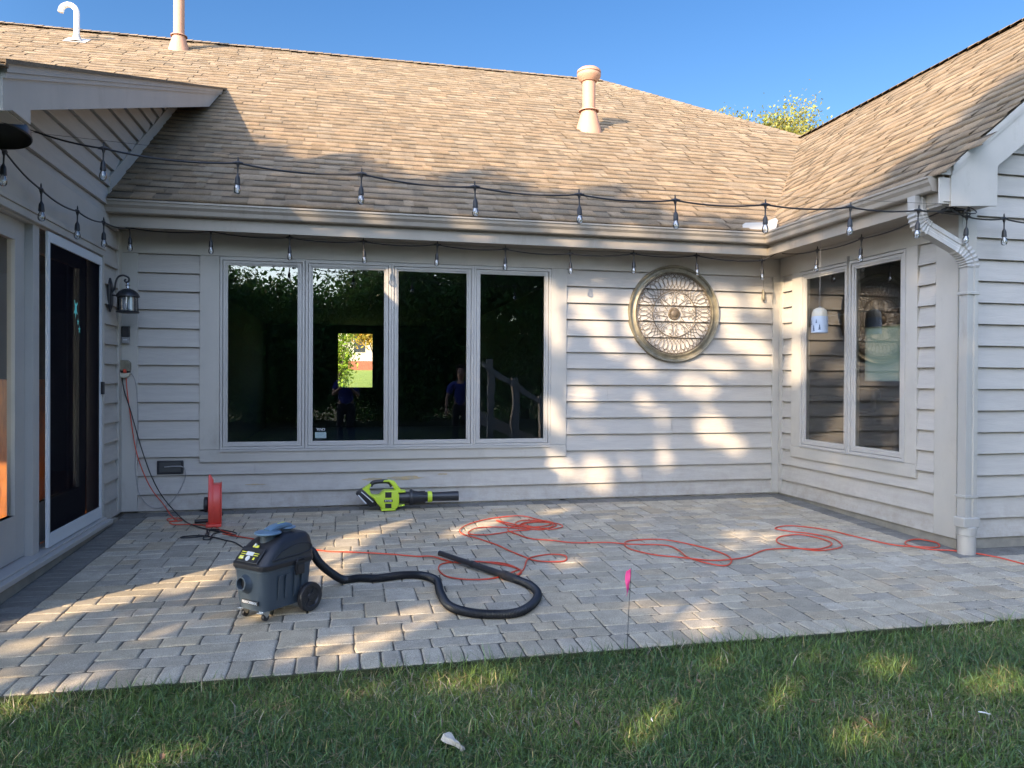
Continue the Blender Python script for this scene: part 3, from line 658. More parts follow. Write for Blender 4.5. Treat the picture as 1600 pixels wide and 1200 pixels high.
# ================================================================ PATIO of individual pavers
PV, PF, PC = [], [], []
def paver(x0, x1, y0, y1, col, gap=.0028, wob=.0032, bev=.008):
    x0 += gap; x1 -= gap; y0 += gap; y1 -= gap; dz = rng.uniform(-.0018, .0018); tx_, ty_ = rng.uniform(-.010, .010, 2)
    cx_, cy_ = (x0+x1)/2, (y0+y1)/2; c = .010
    def rect(i, z, k):
        a0, a1, b0, b1 = x0+i, x1-i, y0+i, y1-i
        pts = [(a0+c, b0), (cx_, b0), (a1-c, b0), (a1, b0+c), (a1, cy_), (a1, b1-c), (a1-c, b1), (cx_, b1), (a0+c, b1), (a0, b1-c), (a0, cy_), (a0, b0+c)]
        return [(px_+jx, py_+jy, z+tx_*(px_-cx_)+ty_*(py_-cy_)) for (px_, py_), (jx, jy) in zip(pts, k)]
    jit = [(rng.uniform(-wob, wob), rng.uniform(-wob, wob)) for _ in range(12)]
    zt = pz(cy_)+dz; sl = .025
    R = [rect(0, zt-.04, jit), rect(0, zt-bev*.75, jit), rect(bev*.45, zt-bev*.22, jit), rect(bev*1.3, zt, jit)]
    k = len(PV)
    for q in R:
        for p in q: PV.append((p[0], p[1], p[2]+sl*(p[1]-cy_)))
    for i in range(3):
        for j in range(12): a = k+i*12+j; b2 = k+i*12+(j+1) % 12; PF.append((a, b2, b2+12, a+12)); PC.append(col)
    PF.append(tuple(k+36+j for j in range(12))); PC.append(col)
def ptone(kind='tan'):
    s = rng.uniform(.82, 1.13)
    if kind == 'tan':
        h_ = rng.choice([0, 0, 1, 1, 2]);  c = [(1.0, .99, .97), (.96, .97, 1.0), (1.06, 1.0, .92)][h_]
    elif kind == 'char': c = (.42, .46, .54)
    elif kind == 'blue': c = (.80, .86, .95)
    else: c = [(.80, .52, .45), (.95, .82, .62), (.62, .60, .66)][rng.integers(3)]
    return (c[0]*s, c[1]*s, c[2]*s)
FR = -4.125                                            # lawn edge
U_ = .0665; gx0, gy0 = -4.6, FR+.205; NX, NY = int((8.4-gx0)/U_), int((.0-gy0)/U_)
occ = np.zeros((NX, NY), bool)
XB = gx0+round((XL+.27-gx0)/U_)*U_; XE = gx0+round((XR-.23-gx0)/U_)*U_; YB = gy0+(int(round((-.125-gy0)/U_))//2*2)*U_; YE = gy0+round((YR-.23-gy0)/U_)*U_
for i in range(NX):
    for j in range(NY):
        x, y = gx0+(i+.5)*U_, gy0+(j+.5)*U_
        if x < XB and y > -3.25: occ[i, j] = True                 # building and charcoal border
        if y > YB: occ[i, j] = True
        if x > XE and y > YE: occ[i, j] = True
        if x > 5.35: occ[i, j] = True
for j in range(0, NY-1, 2):
    i = 0
    while i < NX:
        if occ[i, j] or occ[i, j+1]:
            i += 1; continue
        run = 0
        while i+run < NX and not (occ[i+run, j] or occ[i+run, j+1]) and run < 8: run += 1
        w_ = int(rng.choice([3, 4, 2, 3], p=[.38, .30, .14, .18])); h_ = 2
        if run-w_ == 1: w_ += 1
        w_ = min(w_, run)
        if w_ == 3 and rng.random() < .22 and j+4 <= NY and not occ[i:i+3, j:j+4].any(): h_ = 4
        occ[i:i+w_, j:j+h_] = True; paver(gx0+i*U_, gx0+(i+w_)*U_, gy0+j*U_, gy0+(j+h_)*U_, ptone()); i += w_
x = -4.6
while x < 8.6: paver(x, x+.104, FR, FR+.203, ptone('tan' if x < 4.6 else 'blue')); x += .104
y = -3.24
while y < YB-.03: paver(XL+.075, XB, y, min(y+.104, YB), ptone('char'), gap=.002); y += .104
x = XL+.06
while x < XR-.1: paver(x, x+.2, YB, -.008, ptone('char'), gap=.002); x += .2
y = YR-.02
while y < YB-.03: paver(XE, XR-.015, y, min(y+.104, YB), ptone('char'), gap=.002); y += .104
x = XE
while x < 8.4: paver(x, x+.104, YE, YR-.03, ptone('char'), gap=.002); x += .104
for i in range(31):
    for j in range(11):
        x = 5.36+i*.104; y0 = FR+.205+j*.104
        if (j//1) % 1 == 0 and i % 2 == 0: paver(x, x+.208, y0, y0+.104, ptone('blue' if y0 < -3.25 else 'red'), gap=.0025)
me = bpy.data.meshes.new('patio'); me.from_pydata(PV, [], PF); ca = me.color_attributes.new('Col', 'FLOAT_COLOR', 'CORNER')
ca.data.foreach_set('color', [q for fc, c in zip(PF, PC) for q in (c[0], c[1], c[2], 1)*len(fc)]); me.materials.append(M['paver'])
po = bpy.data.objects.new('patio', me); COL.objects.link(po); tag(po, kind='structure')
b = MB(); b.poly([(-4.6, FR+.004, pz(FR)-.006), (8.5, FR+.004, pz(FR)-.006), (8.5, -.005, pz(0)-.006), (-4.6, -.005, pz(0)-.006)]); b.quad((-4.6, FR+.004, pz(FR)-.3), (8.5, FR+.004, pz(FR)-.3), (8.5, FR+.004, pz(FR)-.006), (-4.6, FR+.004, pz(FR)-.006))
tag(b.build('paver_bedding', M['joint']), kind='structure')
b = MB(); b.box(-4.6, 8.5, FR-.014, FR-.0005, -.36, pz(FR)-.006); tag(b.build('edging', M['soil']), kind='structure')

# ================================================================ LAWN
def gpatch(x, y):   # slow variation of the lawn colour
    return .5+.25*np.sin(x*2.1+1.3*np.sin(y*1.7))+.25*np.sin(y*3.3+x*.9+1.1)
def blades(n, x0, x1, y0, y1, lmin, lmax, w0, w1, name):
    cxn = int(n/9); c0 = np.stack([rng.uniform(x0, x1, cxn), rng.uniform(y0, y1, cxn)], 1)
    c = np.repeat(c0, 9, 0)+rng.normal(0, .016, (cxn*9, 2)); c = c[(c[:, 1] < FR-.006)]; n = len(c)
    tuft = np.repeat(rng.uniform(0, 2*np.pi, cxn), 9)[:n]; lean_dir = tuft+rng.normal(0, 1.6, n)
    L = (lmin+(lmax-lmin)*rng.random(n)**1.6)*(1+.35*(gpatch(c[:, 0]*2, c[:, 1]*2)-.5)); edge = np.clip((c[:, 1]-(FR-.13))/.13, 0, 1); L *= 1+.75*edge*rng.random(n)
    lean = np.clip(rng.normal(1.2, .6, n), .1, 2.2)*(1-.35*edge)
    w = rng.uniform(w0, w1, n); fa = rng.uniform(0, 2*np.pi, n)
    dx, dy = np.cos(lean_dir), np.sin(lean_dir); sx, sy = np.cos(fa)*w/2, np.sin(fa)*w/2
    zb = gh(c[:, 0], c[:, 1])+rng.uniform(-.006, .004, n)
    def pt(t, ws):
        bend = lean*t; r_ = L*t*np.sin(bend*.85); h_ = L*t*np.cos(bend*.85)
        return np.stack([c[:, 0]+dx*r_+sx*ws, c[:, 1]+dy*r_+sy*ws, zb+h_], 1)
    P = [pt(0, -1), pt(0, 1), pt(.5, .85), pt(.5, -.85), pt(.85, .45), pt(.85, -.45), pt(1.08, 0)]
    V = np.stack(P, 1).reshape(-1, 3); k = np.arange(n)[:, None]*7
    F4 = np.concatenate([k+np.array([0, 1, 2, 3]), k+np.array([3, 2, 4, 5]), k+np.array([5, 4, 6, 6])], 1).reshape(-1, 4)
    g_ = gpatch(c[:, 0]*1.7, c[:, 1]*1.7); s = rng.uniform(.45, 1.6, n)*(.85+.3*g_); dry = (rng.random(n) < .07+.16*(g_ > .70))
    colr = np.stack([s*(1+.25*g_*rng.random(n)), s, s*(.95-.25*g_)], 1); colr[dry] = np.stack([s[dry]*3.0, s[dry]*1.5, s[dry]*2.4], 1)
    blue = rng.random(n) < .35; colr[blue] *= np.array([.95, 1.0, 1.7])
    # real triangles at the tip
    F3 = F4.copy(); V_ = V
    me = bpy.data.meshes.new(name); q = F3[np.arange(len(F3)) % 3 != 2]; t = F3[np.arange(len(F3)) % 3 == 2][:, :3]
    nl = q.size+t.size; me.vertices.add(len(V_)); me.vertices.foreach_set('co', V_.astype(np.float32).ravel()); me.loops.add(nl); me.loops.foreach_set('vertex_index', np.concatenate([q.ravel(), t.ravel()]).astype(np.int32))
    me.polygons.add(len(q)+len(t)); me.polygons.foreach_set('loop_start', np.concatenate([np.arange(len(q))*4, q.size+np.arange(len(t))*3]).astype(np.int32)); me.update(calc_edges=True)
    ca = me.color_attributes.new('Col', 'FLOAT_COLOR', 'CORNER'); cq = np.repeat(colr, 8, 0); ct = np.repeat(colr, 3, 0); cc = np.concatenate([cq, ct]); ca.data.foreach_set('color', np.concatenate([cc, np.ones((len(cc), 1))], 1).astype(np.float32).ravel())
    me.polygons.foreach_set('use_smooth', [True]*len(me.polygons)); me.materials.append(M['grass']); o = bpy.data.objects.new(name, me); COL.objects.link(o); return o
tag(blades(280000, -3.0, 5.4, -5.5, FR-.004, .03, .092, .0026, .0062, 'grass'), 'green lawn grass in front of the paver patio', 'grass', kind='stuff')
# dead thatch and clippings lying low between the blades
nn_ = 22000; tx_ = rng.uniform(-3, 5.4, nn_); ty_ = rng.uniform(-5.5, FR-.004, nn_); ta = rng.uniform(0, 2*np.pi, nn_); tl = rng.uniform(.008, .035, nn_); tw = rng.uniform(.0008, .0018, nn_); tz = gh(tx_, ty_)+rng.uniform(.004, .045, nn_); td = rng.uniform(-.3, .3, nn_)
dx_, dy_ = np.cos(ta)*tl, np.sin(ta)*tl; wx_, wy_ = -np.sin(ta)*tw, np.cos(ta)*tw
V = np.stack([np.stack([tx_-dx_-wx_, ty_-dy_-wy_, tz-td*tl], 1), np.stack([tx_+dx_-wx_, ty_+dy_-wy_, tz+td*tl], 1), np.stack([tx_+dx_+wx_, ty_+dy_+wy_, tz+td*tl], 1), np.stack([tx_-dx_+wx_, ty_-dy_+wy_, tz-td*tl], 1)], 1).reshape(-1, 3)
tag(npmesh('thatch', V, np.arange(4*nn_).reshape(-1, 4), M['grass'], np.array([3.2, 1.45, 2.6])*rng.uniform(.5, 1.3, (nn_, 1))), 'dry straw coloured thatch lying in the lawn grass', 'thatch', kind='stuff')
tag(blades(60000, -6, 9, -12.5, -5.6, .06, .12, .008, .014, 'grass'), 'green lawn grass further from the patio', 'grass', kind='stuff')

# ================================================================ TREES
HOLES = [np.array(q) for q in [[[1.6,2.47],[1.62,2.25],[1.6,2.09],[1.56,2.06],[1.51,2.17],[1.46,2.37],[1.44,2.59],[1.46,2.74],[1.5,2.77],[1.55,2.67]],[[2.01,2.55],[1.96,2.48],[1.87,2.43],[1.77,2.42],[1.69,2.45],[1.68,2.51],[1.72,2.58],[1.81,2.63],[1.91,2.64],[1.99,2.61]],[[1.97,2.81],[1.93,2.75],[1.83,2.67],[1.7,2.62],[1.6,2.6],[1.56,2.62],[1.6,2.69],[1.7,2.76],[1.83,2.82],[1.93,2.84]],[[2.08,2.33],[2.04,2.29],[1.99,2.27],[1.92,2.27],[1.87,2.3],[1.86,2.33],[1.89,2.37],[1.95,2.4],[2.02,2.4],[2.07,2.37]],[[2.84,3.09],[2.79,2.91],[2.67,2.75],[2.52,2.68],[2.4,2.73],[2.36,2.87],[2.4,3.05],[2.52,3.2],[2.67,3.27],[2.79,3.23]],[[3.07,3.27],[3.05,3.16],[2.98,3.07],[2.91,3.04],[2.85,3.07],[2.83,3.15],[2.85,3.26],[2.91,3.34],[2.98,3.38],[3.04,3.35]],[[3.24,2.93],[3.18,2.85],[3.08,2.79],[2.97,2.79],[2.89,2.84],[2.88,2.92],[2.94,3.01],[3.04,3.06],[3.15,3.06],[3.23,3.02]],[[3.29,3.43],[3.27,3.34],[3.22,3.27],[3.17,3.24],[3.12,3.27],[3.11,3.35],[3.12,3.44],[3.17,3.52],[3.22,3.54],[3.27,3.51]],[[2.84,2.28],[2.79,2.21],[2.71,2.16],[2.61,2.15],[2.54,2.18],[2.52,2.25],[2.57,2.32],[2.65,2.37],[2.75,2.38],[2.82,2.35]],[[2.36,1.96],[2.41,1.89],[2.41,1.81],[2.38,1.76],[2.32,1.75],[2.25,1.79],[2.21,1.86],[2.21,1.93],[2.24,1.99],[2.3,1.99]],[[2.93,2.01],[2.96,1.9],[2.93,1.79],[2.86,1.71],[2.77,1.7],[2.71,1.75],[2.68,1.86],[2.7,1.97],[2.77,2.05],[2.86,2.06]],[[1.85,1.77],[1.83,1.7],[1.77,1.65],[1.71,1.64],[1.67,1.67],[1.65,1.73],[1.68,1.79],[1.74,1.84],[1.8,1.86],[1.84,1.83]],[[1.6,1.5],[1.61,1.41],[1.6,1.34],[1.56,1.3],[1.51,1.32],[1.47,1.39],[1.46,1.48],[1.47,1.56],[1.51,1.59],[1.56,1.57]],[[2.15,1.22],[2.17,1.19],[2.17,1.16],[2.15,1.14],[2.13,1.14],[2.11,1.15],[2.09,1.18],[2.09,1.2],[2.11,1.23],[2.13,1.23]],[[1.67,1.06],[1.7,0.98],[1.69,0.9],[1.65,0.84],[1.58,0.83],[1.52,0.87],[1.49,0.95],[1.5,1.04],[1.55,1.1],[1.61,1.11]],[[1.97,1.15],[1.99,1.05],[1.97,0.95],[1.91,0.88],[1.84,0.87],[1.78,0.93],[1.75,1.02],[1.78,1.12],[1.83,1.19],[1.91,1.2]],[[2.46,1.48],[2.47,1.41],[2.44,1.33],[2.37,1.26],[2.31,1.23],[2.26,1.25],[2.26,1.32],[2.29,1.4],[2.35,1.47],[2.42,1.5]],[[3.01,2.58],[2.96,2.53],[2.86,2.47],[2.74,2.45],[2.65,2.45],[2.62,2.49],[2.66,2.55],[2.76,2.6],[2.88,2.63],[2.98,2.62]],[[0.4,2.07],[0.38,1.87],[0.35,1.74],[0.3,1.72],[0.27,1.82],[0.25,2.01],[0.27,2.2],[0.3,2.34],[0.35,2.36],[0.38,2.26]],[[0.97,1.33],[0.96,1.15],[0.94,1.02],[0.91,1.01],[0.89,1.11],[0.88,1.29],[0.89,1.47],[0.91,1.59],[0.94,1.61],[0.96,1.51]],[[1.53,1.06],[1.5,1.01],[1.43,0.98],[1.35,0.96],[1.29,0.97],[1.26,1.01],[1.29,1.05],[1.36,1.09],[1.45,1.1],[1.51,1.09]],[[2.38,2.27],[2.35,2.23],[2.28,2.2],[2.2,2.21],[2.14,2.23],[2.13,2.27],[2.16,2.31],[2.23,2.34],[2.31,2.34],[2.37,2.31]],[[2.41,1.59],[2.4,1.55],[2.38,1.52],[2.35,1.51],[2.32,1.52],[2.32,1.55],[2.32,1.59],[2.35,1.62],[2.38,1.63],[2.4,1.62]],[[2.33,2.79],[2.31,2.63],[2.24,2.5],[2.16,2.47],[2.1,2.53],[2.07,2.67],[2.09,2.83],[2.16,2.95],[2.24,2.99],[2.3,2.93]],[[2.68,2.65],[2.63,2.55],[2.53,2.47],[2.41,2.45],[2.33,2.48],[2.3,2.56],[2.35,2.65],[2.45,2.73],[2.57,2.76],[2.65,2.73]],[[3.34,2.85],[3.32,2.77],[3.26,2.71],[3.19,2.67],[3.14,2.69],[3.12,2.75],[3.14,2.83],[3.19,2.9],[3.26,2.93],[3.32,2.92]],[[3.1,1.81],[3.08,1.75],[3.04,1.7],[2.98,1.68],[2.94,1.69],[2.92,1.74],[2.94,1.8],[2.98,1.85],[3.04,1.88],[3.08,1.86]],[[3.81,3.2],[3.77,3.05],[3.66,3.0],[3.51,3.07],[3.39,3.24],[3.34,3.44],[3.39,3.59],[3.51,3.64],[3.65,3.56],[3.76,3.39]],[[3.75,2.66],[3.73,2.53],[3.67,2.48],[3.6,2.5],[3.53,2.61],[3.51,2.76],[3.53,2.89],[3.59,2.94],[3.67,2.91],[3.73,2.8]],[[4.06,3.25],[4.05,3.15],[4.02,3.1],[3.98,3.12],[3.95,3.2],[3.94,3.32],[3.95,3.42],[3.98,3.47],[4.02,3.45],[4.05,3.37]],[[0.21,2.39],[0.19,2.35],[0.14,2.31],[0.07,2.28],[0.02,2.27],[0.0,2.28],[0.02,2.32],[0.07,2.36],[0.14,2.39],[0.19,2.4]],[[0.65,2.58],[0.62,2.54],[0.57,2.5],[0.5,2.46],[0.45,2.45],[0.43,2.47],[0.45,2.5],[0.5,2.55],[0.57,2.58],[0.62,2.59]],[[1.31,2.84],[1.28,2.79],[1.2,2.73],[1.11,2.69],[1.04,2.67],[1.01,2.69],[1.04,2.74],[1.11,2.8],[1.2,2.84],[1.28,2.86]],[[1.93,3.09],[1.91,3.06],[1.87,3.01],[1.81,2.99],[1.76,2.98],[1.74,3.0],[1.76,3.04],[1.81,3.08],[1.87,3.1],[1.91,3.11]],[[2.56,3.38],[2.51,3.32],[2.39,3.24],[2.24,3.16],[2.12,3.13],[2.07,3.14],[2.12,3.2],[2.24,3.28],[2.39,3.35],[2.51,3.39]],[[3.16,3.67],[3.11,3.61],[2.98,3.52],[2.83,3.44],[2.7,3.4],[2.65,3.42],[2.7,3.47],[2.83,3.56],[2.98,3.64],[3.11,3.68]],[[3.53,3.82],[3.5,3.76],[3.42,3.69],[3.32,3.64],[3.24,3.63],[3.21,3.67],[3.24,3.73],[3.32,3.8],[3.42,3.85],[3.5,3.86]],[[0.97,-1.36],[1.08,-1.4],[1.17,-1.47],[1.19,-1.53],[1.16,-1.57],[1.08,-1.58],[0.97,-1.54],[0.89,-1.48],[0.85,-1.41],[0.88,-1.36]],[[1.02,-1.18],[1.13,-1.22],[1.2,-1.29],[1.21,-1.35],[1.15,-1.39],[1.06,-1.39],[0.95,-1.35],[0.87,-1.28],[0.85,-1.21],[0.91,-1.17]],[[1.06,-0.92],[1.2,-0.99],[1.28,-1.08],[1.27,-1.16],[1.18,-1.2],[1.04,-1.19],[0.9,-1.13],[0.8,-1.04],[0.8,-0.95],[0.9,-0.9]],[[1.45,-1.53],[1.52,-1.55],[1.55,-1.59],[1.54,-1.62],[1.49,-1.64],[1.42,-1.64],[1.36,-1.62],[1.32,-1.58],[1.33,-1.55],[1.38,-1.53]],[[2.13,-1.57],[2.16,-1.58],[2.17,-1.6],[2.14,-1.62],[2.11,-1.63],[2.07,-1.62],[2.04,-1.61],[2.03,-1.59],[2.05,-1.57],[2.09,-1.56]],[[1.82,-1.33],[1.86,-1.35],[1.88,-1.37],[1.86,-1.4],[1.81,-1.41],[1.75,-1.4],[1.7,-1.38],[1.68,-1.35],[1.7,-1.33],[1.75,-1.32]],[[-0.64,-0.67],[-0.57,-0.71],[-0.53,-0.78],[-0.54,-0.84],[-0.59,-0.88],[-0.66,-0.88],[-0.73,-0.85],[-0.77,-0.79],[-0.76,-0.72],[-0.71,-0.67]],[[-0.17,-0.52],[-0.05,-0.58],[0.07,-0.7],[0.15,-0.81],[0.16,-0.88],[0.11,-0.89],[0.0,-0.84],[-0.12,-0.74],[-0.21,-0.62],[-0.23,-0.53]],[[-0.06,-0.42],[0.01,-0.46],[0.08,-0.54],[0.1,-0.61],[0.09,-0.66],[0.04,-0.67],[-0.03,-0.63],[-0.1,-0.55],[-0.13,-0.47],[-0.12,-0.42]],[[0.95,-0.06],[1.06,-0.16],[1.15,-0.33],[1.19,-0.49],[1.18,-0.59],[1.12,-0.61],[1.03,-0.54],[0.93,-0.39],[0.88,-0.22],[0.88,-0.08]],[[1.47,-0.59],[1.69,-0.69],[1.82,-0.79],[1.83,-0.85],[1.73,-0.86],[1.55,-0.82],[1.33,-0.73],[1.17,-0.62],[1.13,-0.54],[1.25,-0.53]],[[1.19,-0.4],[1.29,-0.47],[1.34,-0.56],[1.34,-0.65],[1.29,-0.69],[1.2,-0.69],[1.11,-0.63],[1.04,-0.54],[1.04,-0.45],[1.1,-0.39]],[[2.64,-0.89],[2.69,-0.94],[2.7,-1.0],[2.67,-1.05],[2.62,-1.08],[2.55,-1.07],[2.5,-1.04],[2.48,-0.98],[2.51,-0.92],[2.57,-0.88]],[[2.84,-1.06],[2.89,-1.11],[2.9,-1.17],[2.88,-1.23],[2.83,-1.26],[2.77,-1.26],[2.72,-1.22],[2.69,-1.16],[2.71,-1.1],[2.77,-1.06]],[[2.83,-0.86],[2.88,-0.9],[2.9,-0.94],[2.89,-0.98],[2.85,-0.99],[2.79,-0.98],[2.74,-0.95],[2.71,-0.9],[2.72,-0.86],[2.77,-0.85]],[[2.12,-1.07],[2.17,-1.1],[2.18,-1.15],[2.15,-1.18],[2.1,-1.2],[2.04,-1.2],[1.99,-1.17],[1.97,-1.13],[2.0,-1.09],[2.06,-1.07]],[[2.27,-1.28],[2.3,-1.29],[2.31,-1.31],[2.29,-1.33],[2.26,-1.34],[2.21,-1.33],[2.18,-1.31],[2.17,-1.29],[2.19,-1.28],[2.23,-1.27]],[[2.73,-1.22],[2.76,-1.24],[2.76,-1.28],[2.73,-1.31],[2.68,-1.32],[2.64,-1.32],[2.6,-1.3],[2.6,-1.26],[2.63,-1.23],[2.68,-1.21]],[[1.69,0.05],[1.77,-0.03],[1.79,-0.12],[1.76,-0.19],[1.68,-0.23],[1.59,-0.21],[1.52,-0.14],[1.49,-0.05],[1.52,0.03],[1.6,0.07]],[[1.78,0.25],[1.82,0.18],[1.8,0.08],[1.72,-0.0],[1.62,-0.05],[1.53,-0.04],[1.48,0.03],[1.5,0.12],[1.57,0.21],[1.68,0.26]],[[1.94,0.53],[1.96,0.47],[1.92,0.39],[1.85,0.31],[1.78,0.27],[1.72,0.27],[1.7,0.32],[1.73,0.4],[1.79,0.48],[1.88,0.53]],[[3.99,0.42],[3.98,0.37],[3.87,0.34],[3.73,0.34],[3.58,0.38],[3.5,0.43],[3.51,0.48],[3.62,0.51],[3.78,0.5],[3.92,0.47]],[[3.92,0.22],[3.91,0.19],[3.85,0.18],[3.77,0.19],[3.69,0.21],[3.64,0.24],[3.65,0.26],[3.71,0.28],[3.8,0.27],[3.88,0.25]],[[3.04,-0.25],[3.04,-0.27],[3.02,-0.3],[2.97,-0.31],[2.92,-0.31],[2.88,-0.3],[2.88,-0.28],[2.9,-0.26],[2.95,-0.24],[3.0,-0.24]],[[4.15,-0.47],[4.15,-0.5],[4.11,-0.53],[4.04,-0.55],[3.97,-0.55],[3.93,-0.53],[3.92,-0.5],[3.96,-0.47],[4.03,-0.45],[4.1,-0.45]],[[4.31,-0.59],[4.31,-0.62],[4.28,-0.65],[4.23,-0.66],[4.18,-0.66],[4.14,-0.64],[4.13,-0.61],[4.16,-0.58],[4.22,-0.56],[4.27,-0.57]],[[4.09,-0.58],[4.09,-0.6],[4.06,-0.63],[4.01,-0.64],[3.96,-0.64],[3.93,-0.63],[3.92,-0.6],[3.95,-0.58],[4.0,-0.56],[4.05,-0.56]],[[4.6,-0.47],[4.6,-0.49],[4.57,-0.52],[4.52,-0.53],[4.47,-0.53],[4.44,-0.51],[4.45,-0.49],[4.48,-0.47],[4.53,-0.45],[4.58,-0.45]],[[3.86,-0.52],[3.86,-0.54],[3.84,-0.56],[3.79,-0.58],[3.75,-0.58],[3.72,-0.56],[3.71,-0.54],[3.73,-0.52],[3.78,-0.51],[3.83,-0.51]],[[5.03,0.12],[5.02,0.1],[4.98,0.07],[4.93,0.06],[4.89,0.06],[4.87,0.07],[4.88,0.09],[4.92,0.12],[4.97,0.13],[5.01,0.13]],[[2.12,-1.68],[2.35,-1.73],[2.48,-1.79],[2.48,-1.84],[2.36,-1.86],[2.16,-1.85],[1.92,-1.81],[1.74,-1.75],[1.72,-1.69],[1.87,-1.66]],[[4.89,-0.89],[4.87,-0.95],[4.78,-0.98],[4.64,-0.97],[4.5,-0.93],[4.41,-0.87],[4.42,-0.8],[4.53,-0.76],[4.69,-0.77],[4.83,-0.82]],[[4.83,-0.64],[4.82,-0.68],[4.76,-0.72],[4.68,-0.74],[4.6,-0.74],[4.55,-0.72],[4.55,-0.68],[4.61,-0.63],[4.7,-0.61],[4.79,-0.61]],[[4.64,-1.04],[4.65,-1.1],[4.6,-1.16],[4.51,-1.21],[4.42,-1.23],[4.35,-1.21],[4.33,-1.16],[4.37,-1.1],[4.47,-1.05],[4.57,-1.02]],[[3.63,-1.15],[3.65,-1.18],[3.6,-1.22],[3.51,-1.25],[3.41,-1.25],[3.33,-1.24],[3.31,-1.21],[3.36,-1.17],[3.45,-1.14],[3.56,-1.13]],[[4.67,-1.2],[4.67,-1.23],[4.63,-1.26],[4.57,-1.28],[4.51,-1.28],[4.46,-1.26],[4.45,-1.23],[4.49,-1.2],[4.56,-1.19],[4.63,-1.19]],[[5.24,-0.61],[5.23,-0.64],[5.18,-0.67],[5.12,-0.69],[5.06,-0.69],[5.03,-0.67],[5.04,-0.64],[5.09,-0.6],[5.16,-0.58],[5.22,-0.58]],[[5.75,-0.54],[5.73,-0.59],[5.67,-0.63],[5.59,-0.65],[5.52,-0.65],[5.5,-0.62],[5.52,-0.57],[5.58,-0.53],[5.66,-0.51],[5.73,-0.51]],[[3.26,-1.32],[3.27,-1.33],[3.24,-1.36],[3.18,-1.37],[3.11,-1.38],[3.06,-1.37],[3.05,-1.35],[3.08,-1.33],[3.14,-1.31],[3.21,-1.31]],[[3.06,-1.66],[3.1,-1.68],[3.09,-1.71],[3.04,-1.74],[2.98,-1.75],[2.92,-1.75],[2.89,-1.73],[2.89,-1.71],[2.94,-1.68],[3.0,-1.66]],[[5.23,-0.99],[5.22,-1.02],[5.18,-1.04],[5.13,-1.06],[5.08,-1.06],[5.06,-1.04],[5.07,-1.01],[5.1,-0.99],[5.16,-0.97],[5.21,-0.97]]]]
def grown(q, g=.03):
    q = np.array(q); c = q.mean(0); d = q-c; L = np.linalg.norm(d, axis=1)[:, None]; return c+d*(L+g)/L
HOLES = [grown(q) for q in HOLES]+[np.array([(-3.6, -1.3), (-1.2, -1.3), (-1.2, .5), (-3.6, .5)])]  # gaps shaped to drop sun patches; last one lights the left room
SIL = np.array([(-12, 3.3), (-6, 3.5), (-2.41, 3.58), (-1.77, 3.84), (-.9, 3.44), (-.81, 4.02), (.18, 3.46), (.44, 4.2), (1.25, 3.75), (1.7, 4.36), (2.58, 3.84), (3.24, 4.06), (4.17, 3.55), (4.55, 3.6), (4.8, 4.0), (5.1, 4.15), (5.3, 4.6), (5.7, 4.8), (6.4, 5.3), (7.5, 5.6), (14, 5.6)])
hx = SUN.x/math.hypot(SUN.x, SUN.y); hy = SUN.y/math.hypot(SUN.x, SUN.y); sE = -SUN.z; cE = math.sqrt(1-sE*sE)
E1 = np.array([hy, -hx, 0]); E2 = np.array([sE*hx, sE*hy, cE])
def inpoly(U, poly):
    x, y = U[:, 0], U[:, 1]; ins = np.zeros(len(U), bool); n = len(poly)
    bb = (x > poly[:, 0].min()) & (x < poly[:, 0].max()) & (y > poly[:, 1].min()) & (y < poly[:, 1].max())
    idx = np.where(bb)[0]
    if len(idx) == 0: return ins
    X2, Y2 = x[idx], y[idx]; r_ = np.zeros(len(idx), bool)
    for i in range(n):
        x1, y1 = poly[i]; x2, y2 = poly[(i+1) % n]
        if y1 == y2: continue
        c = ((y1 > Y2) != (y2 > Y2)) & (X2 < (x2-x1)*(Y2-y1)/(y2-y1)+x1); r_ ^= c
    ins[idx] = r_; return ins
def keep(C):
    """crowns cut for the light: leaves left out where sun patches should fall"""
    U = np.stack([C@E1, C@E2], 1); s = np.interp(U[:, 0], SIL[:, 0], SIL[:, 1]); k = U[:, 1] < s+rng.normal(0, .10, len(U))
    for h in HOLES: k &= ~inpoly(U, h)
    top = rng.random(len(U)) < np.clip((U[:, 1]-(s-.5))/.5, 0, 1)**1.3*.6
    return k & ~top
def leaves(C, size, col, mt, parent, name='crown', cull=True, up=.3):
    if cull: C = C[keep(C)]
    n = len(C); a = rng.normal(0, 1, (n, 3)); a /= np.linalg.norm(a, axis=1)[:, None]; b_ = rng.normal(0, 1, (n, 3)); b_ -= a*(a*b_).sum(1)[:, None]; b_ /= np.linalg.norm(b_, axis=1)[:, None]
    s = size*rng.uniform(.6, 1.35, n)[:, None]; V = np.stack([C-a*s, C-b_*s*.45, C+a*s, C+b_*s*.45], 1).reshape(-1, 3); F = np.arange(4*n).reshape(n, 4)
    t = rng.uniform(.6, 1.5, n)[:, None]*np.array(col)[None, :]*rng.uniform(.85, 1.15, (n, 3)); return npmesh(name, V, F, mt, t, parent)
def crown_pts(n, c, R, clumps=60, cr=.22):
    c = np.array(c); R = np.array(R); d = rng.normal(0, 1, (clumps, 3)); d /= np.linalg.norm(d, axis=1)[:, None]; rad = rng.uniform(.35, 1.0, clumps)[:, None]**.6
    cc = c+d*rad*R; k = rng.integers(0, clumps, n); return cc[k]+rng.normal(0, 1, (n, 3))*R*cr*rng.uniform(.6, 1.2, (clumps, 1))[k], cc
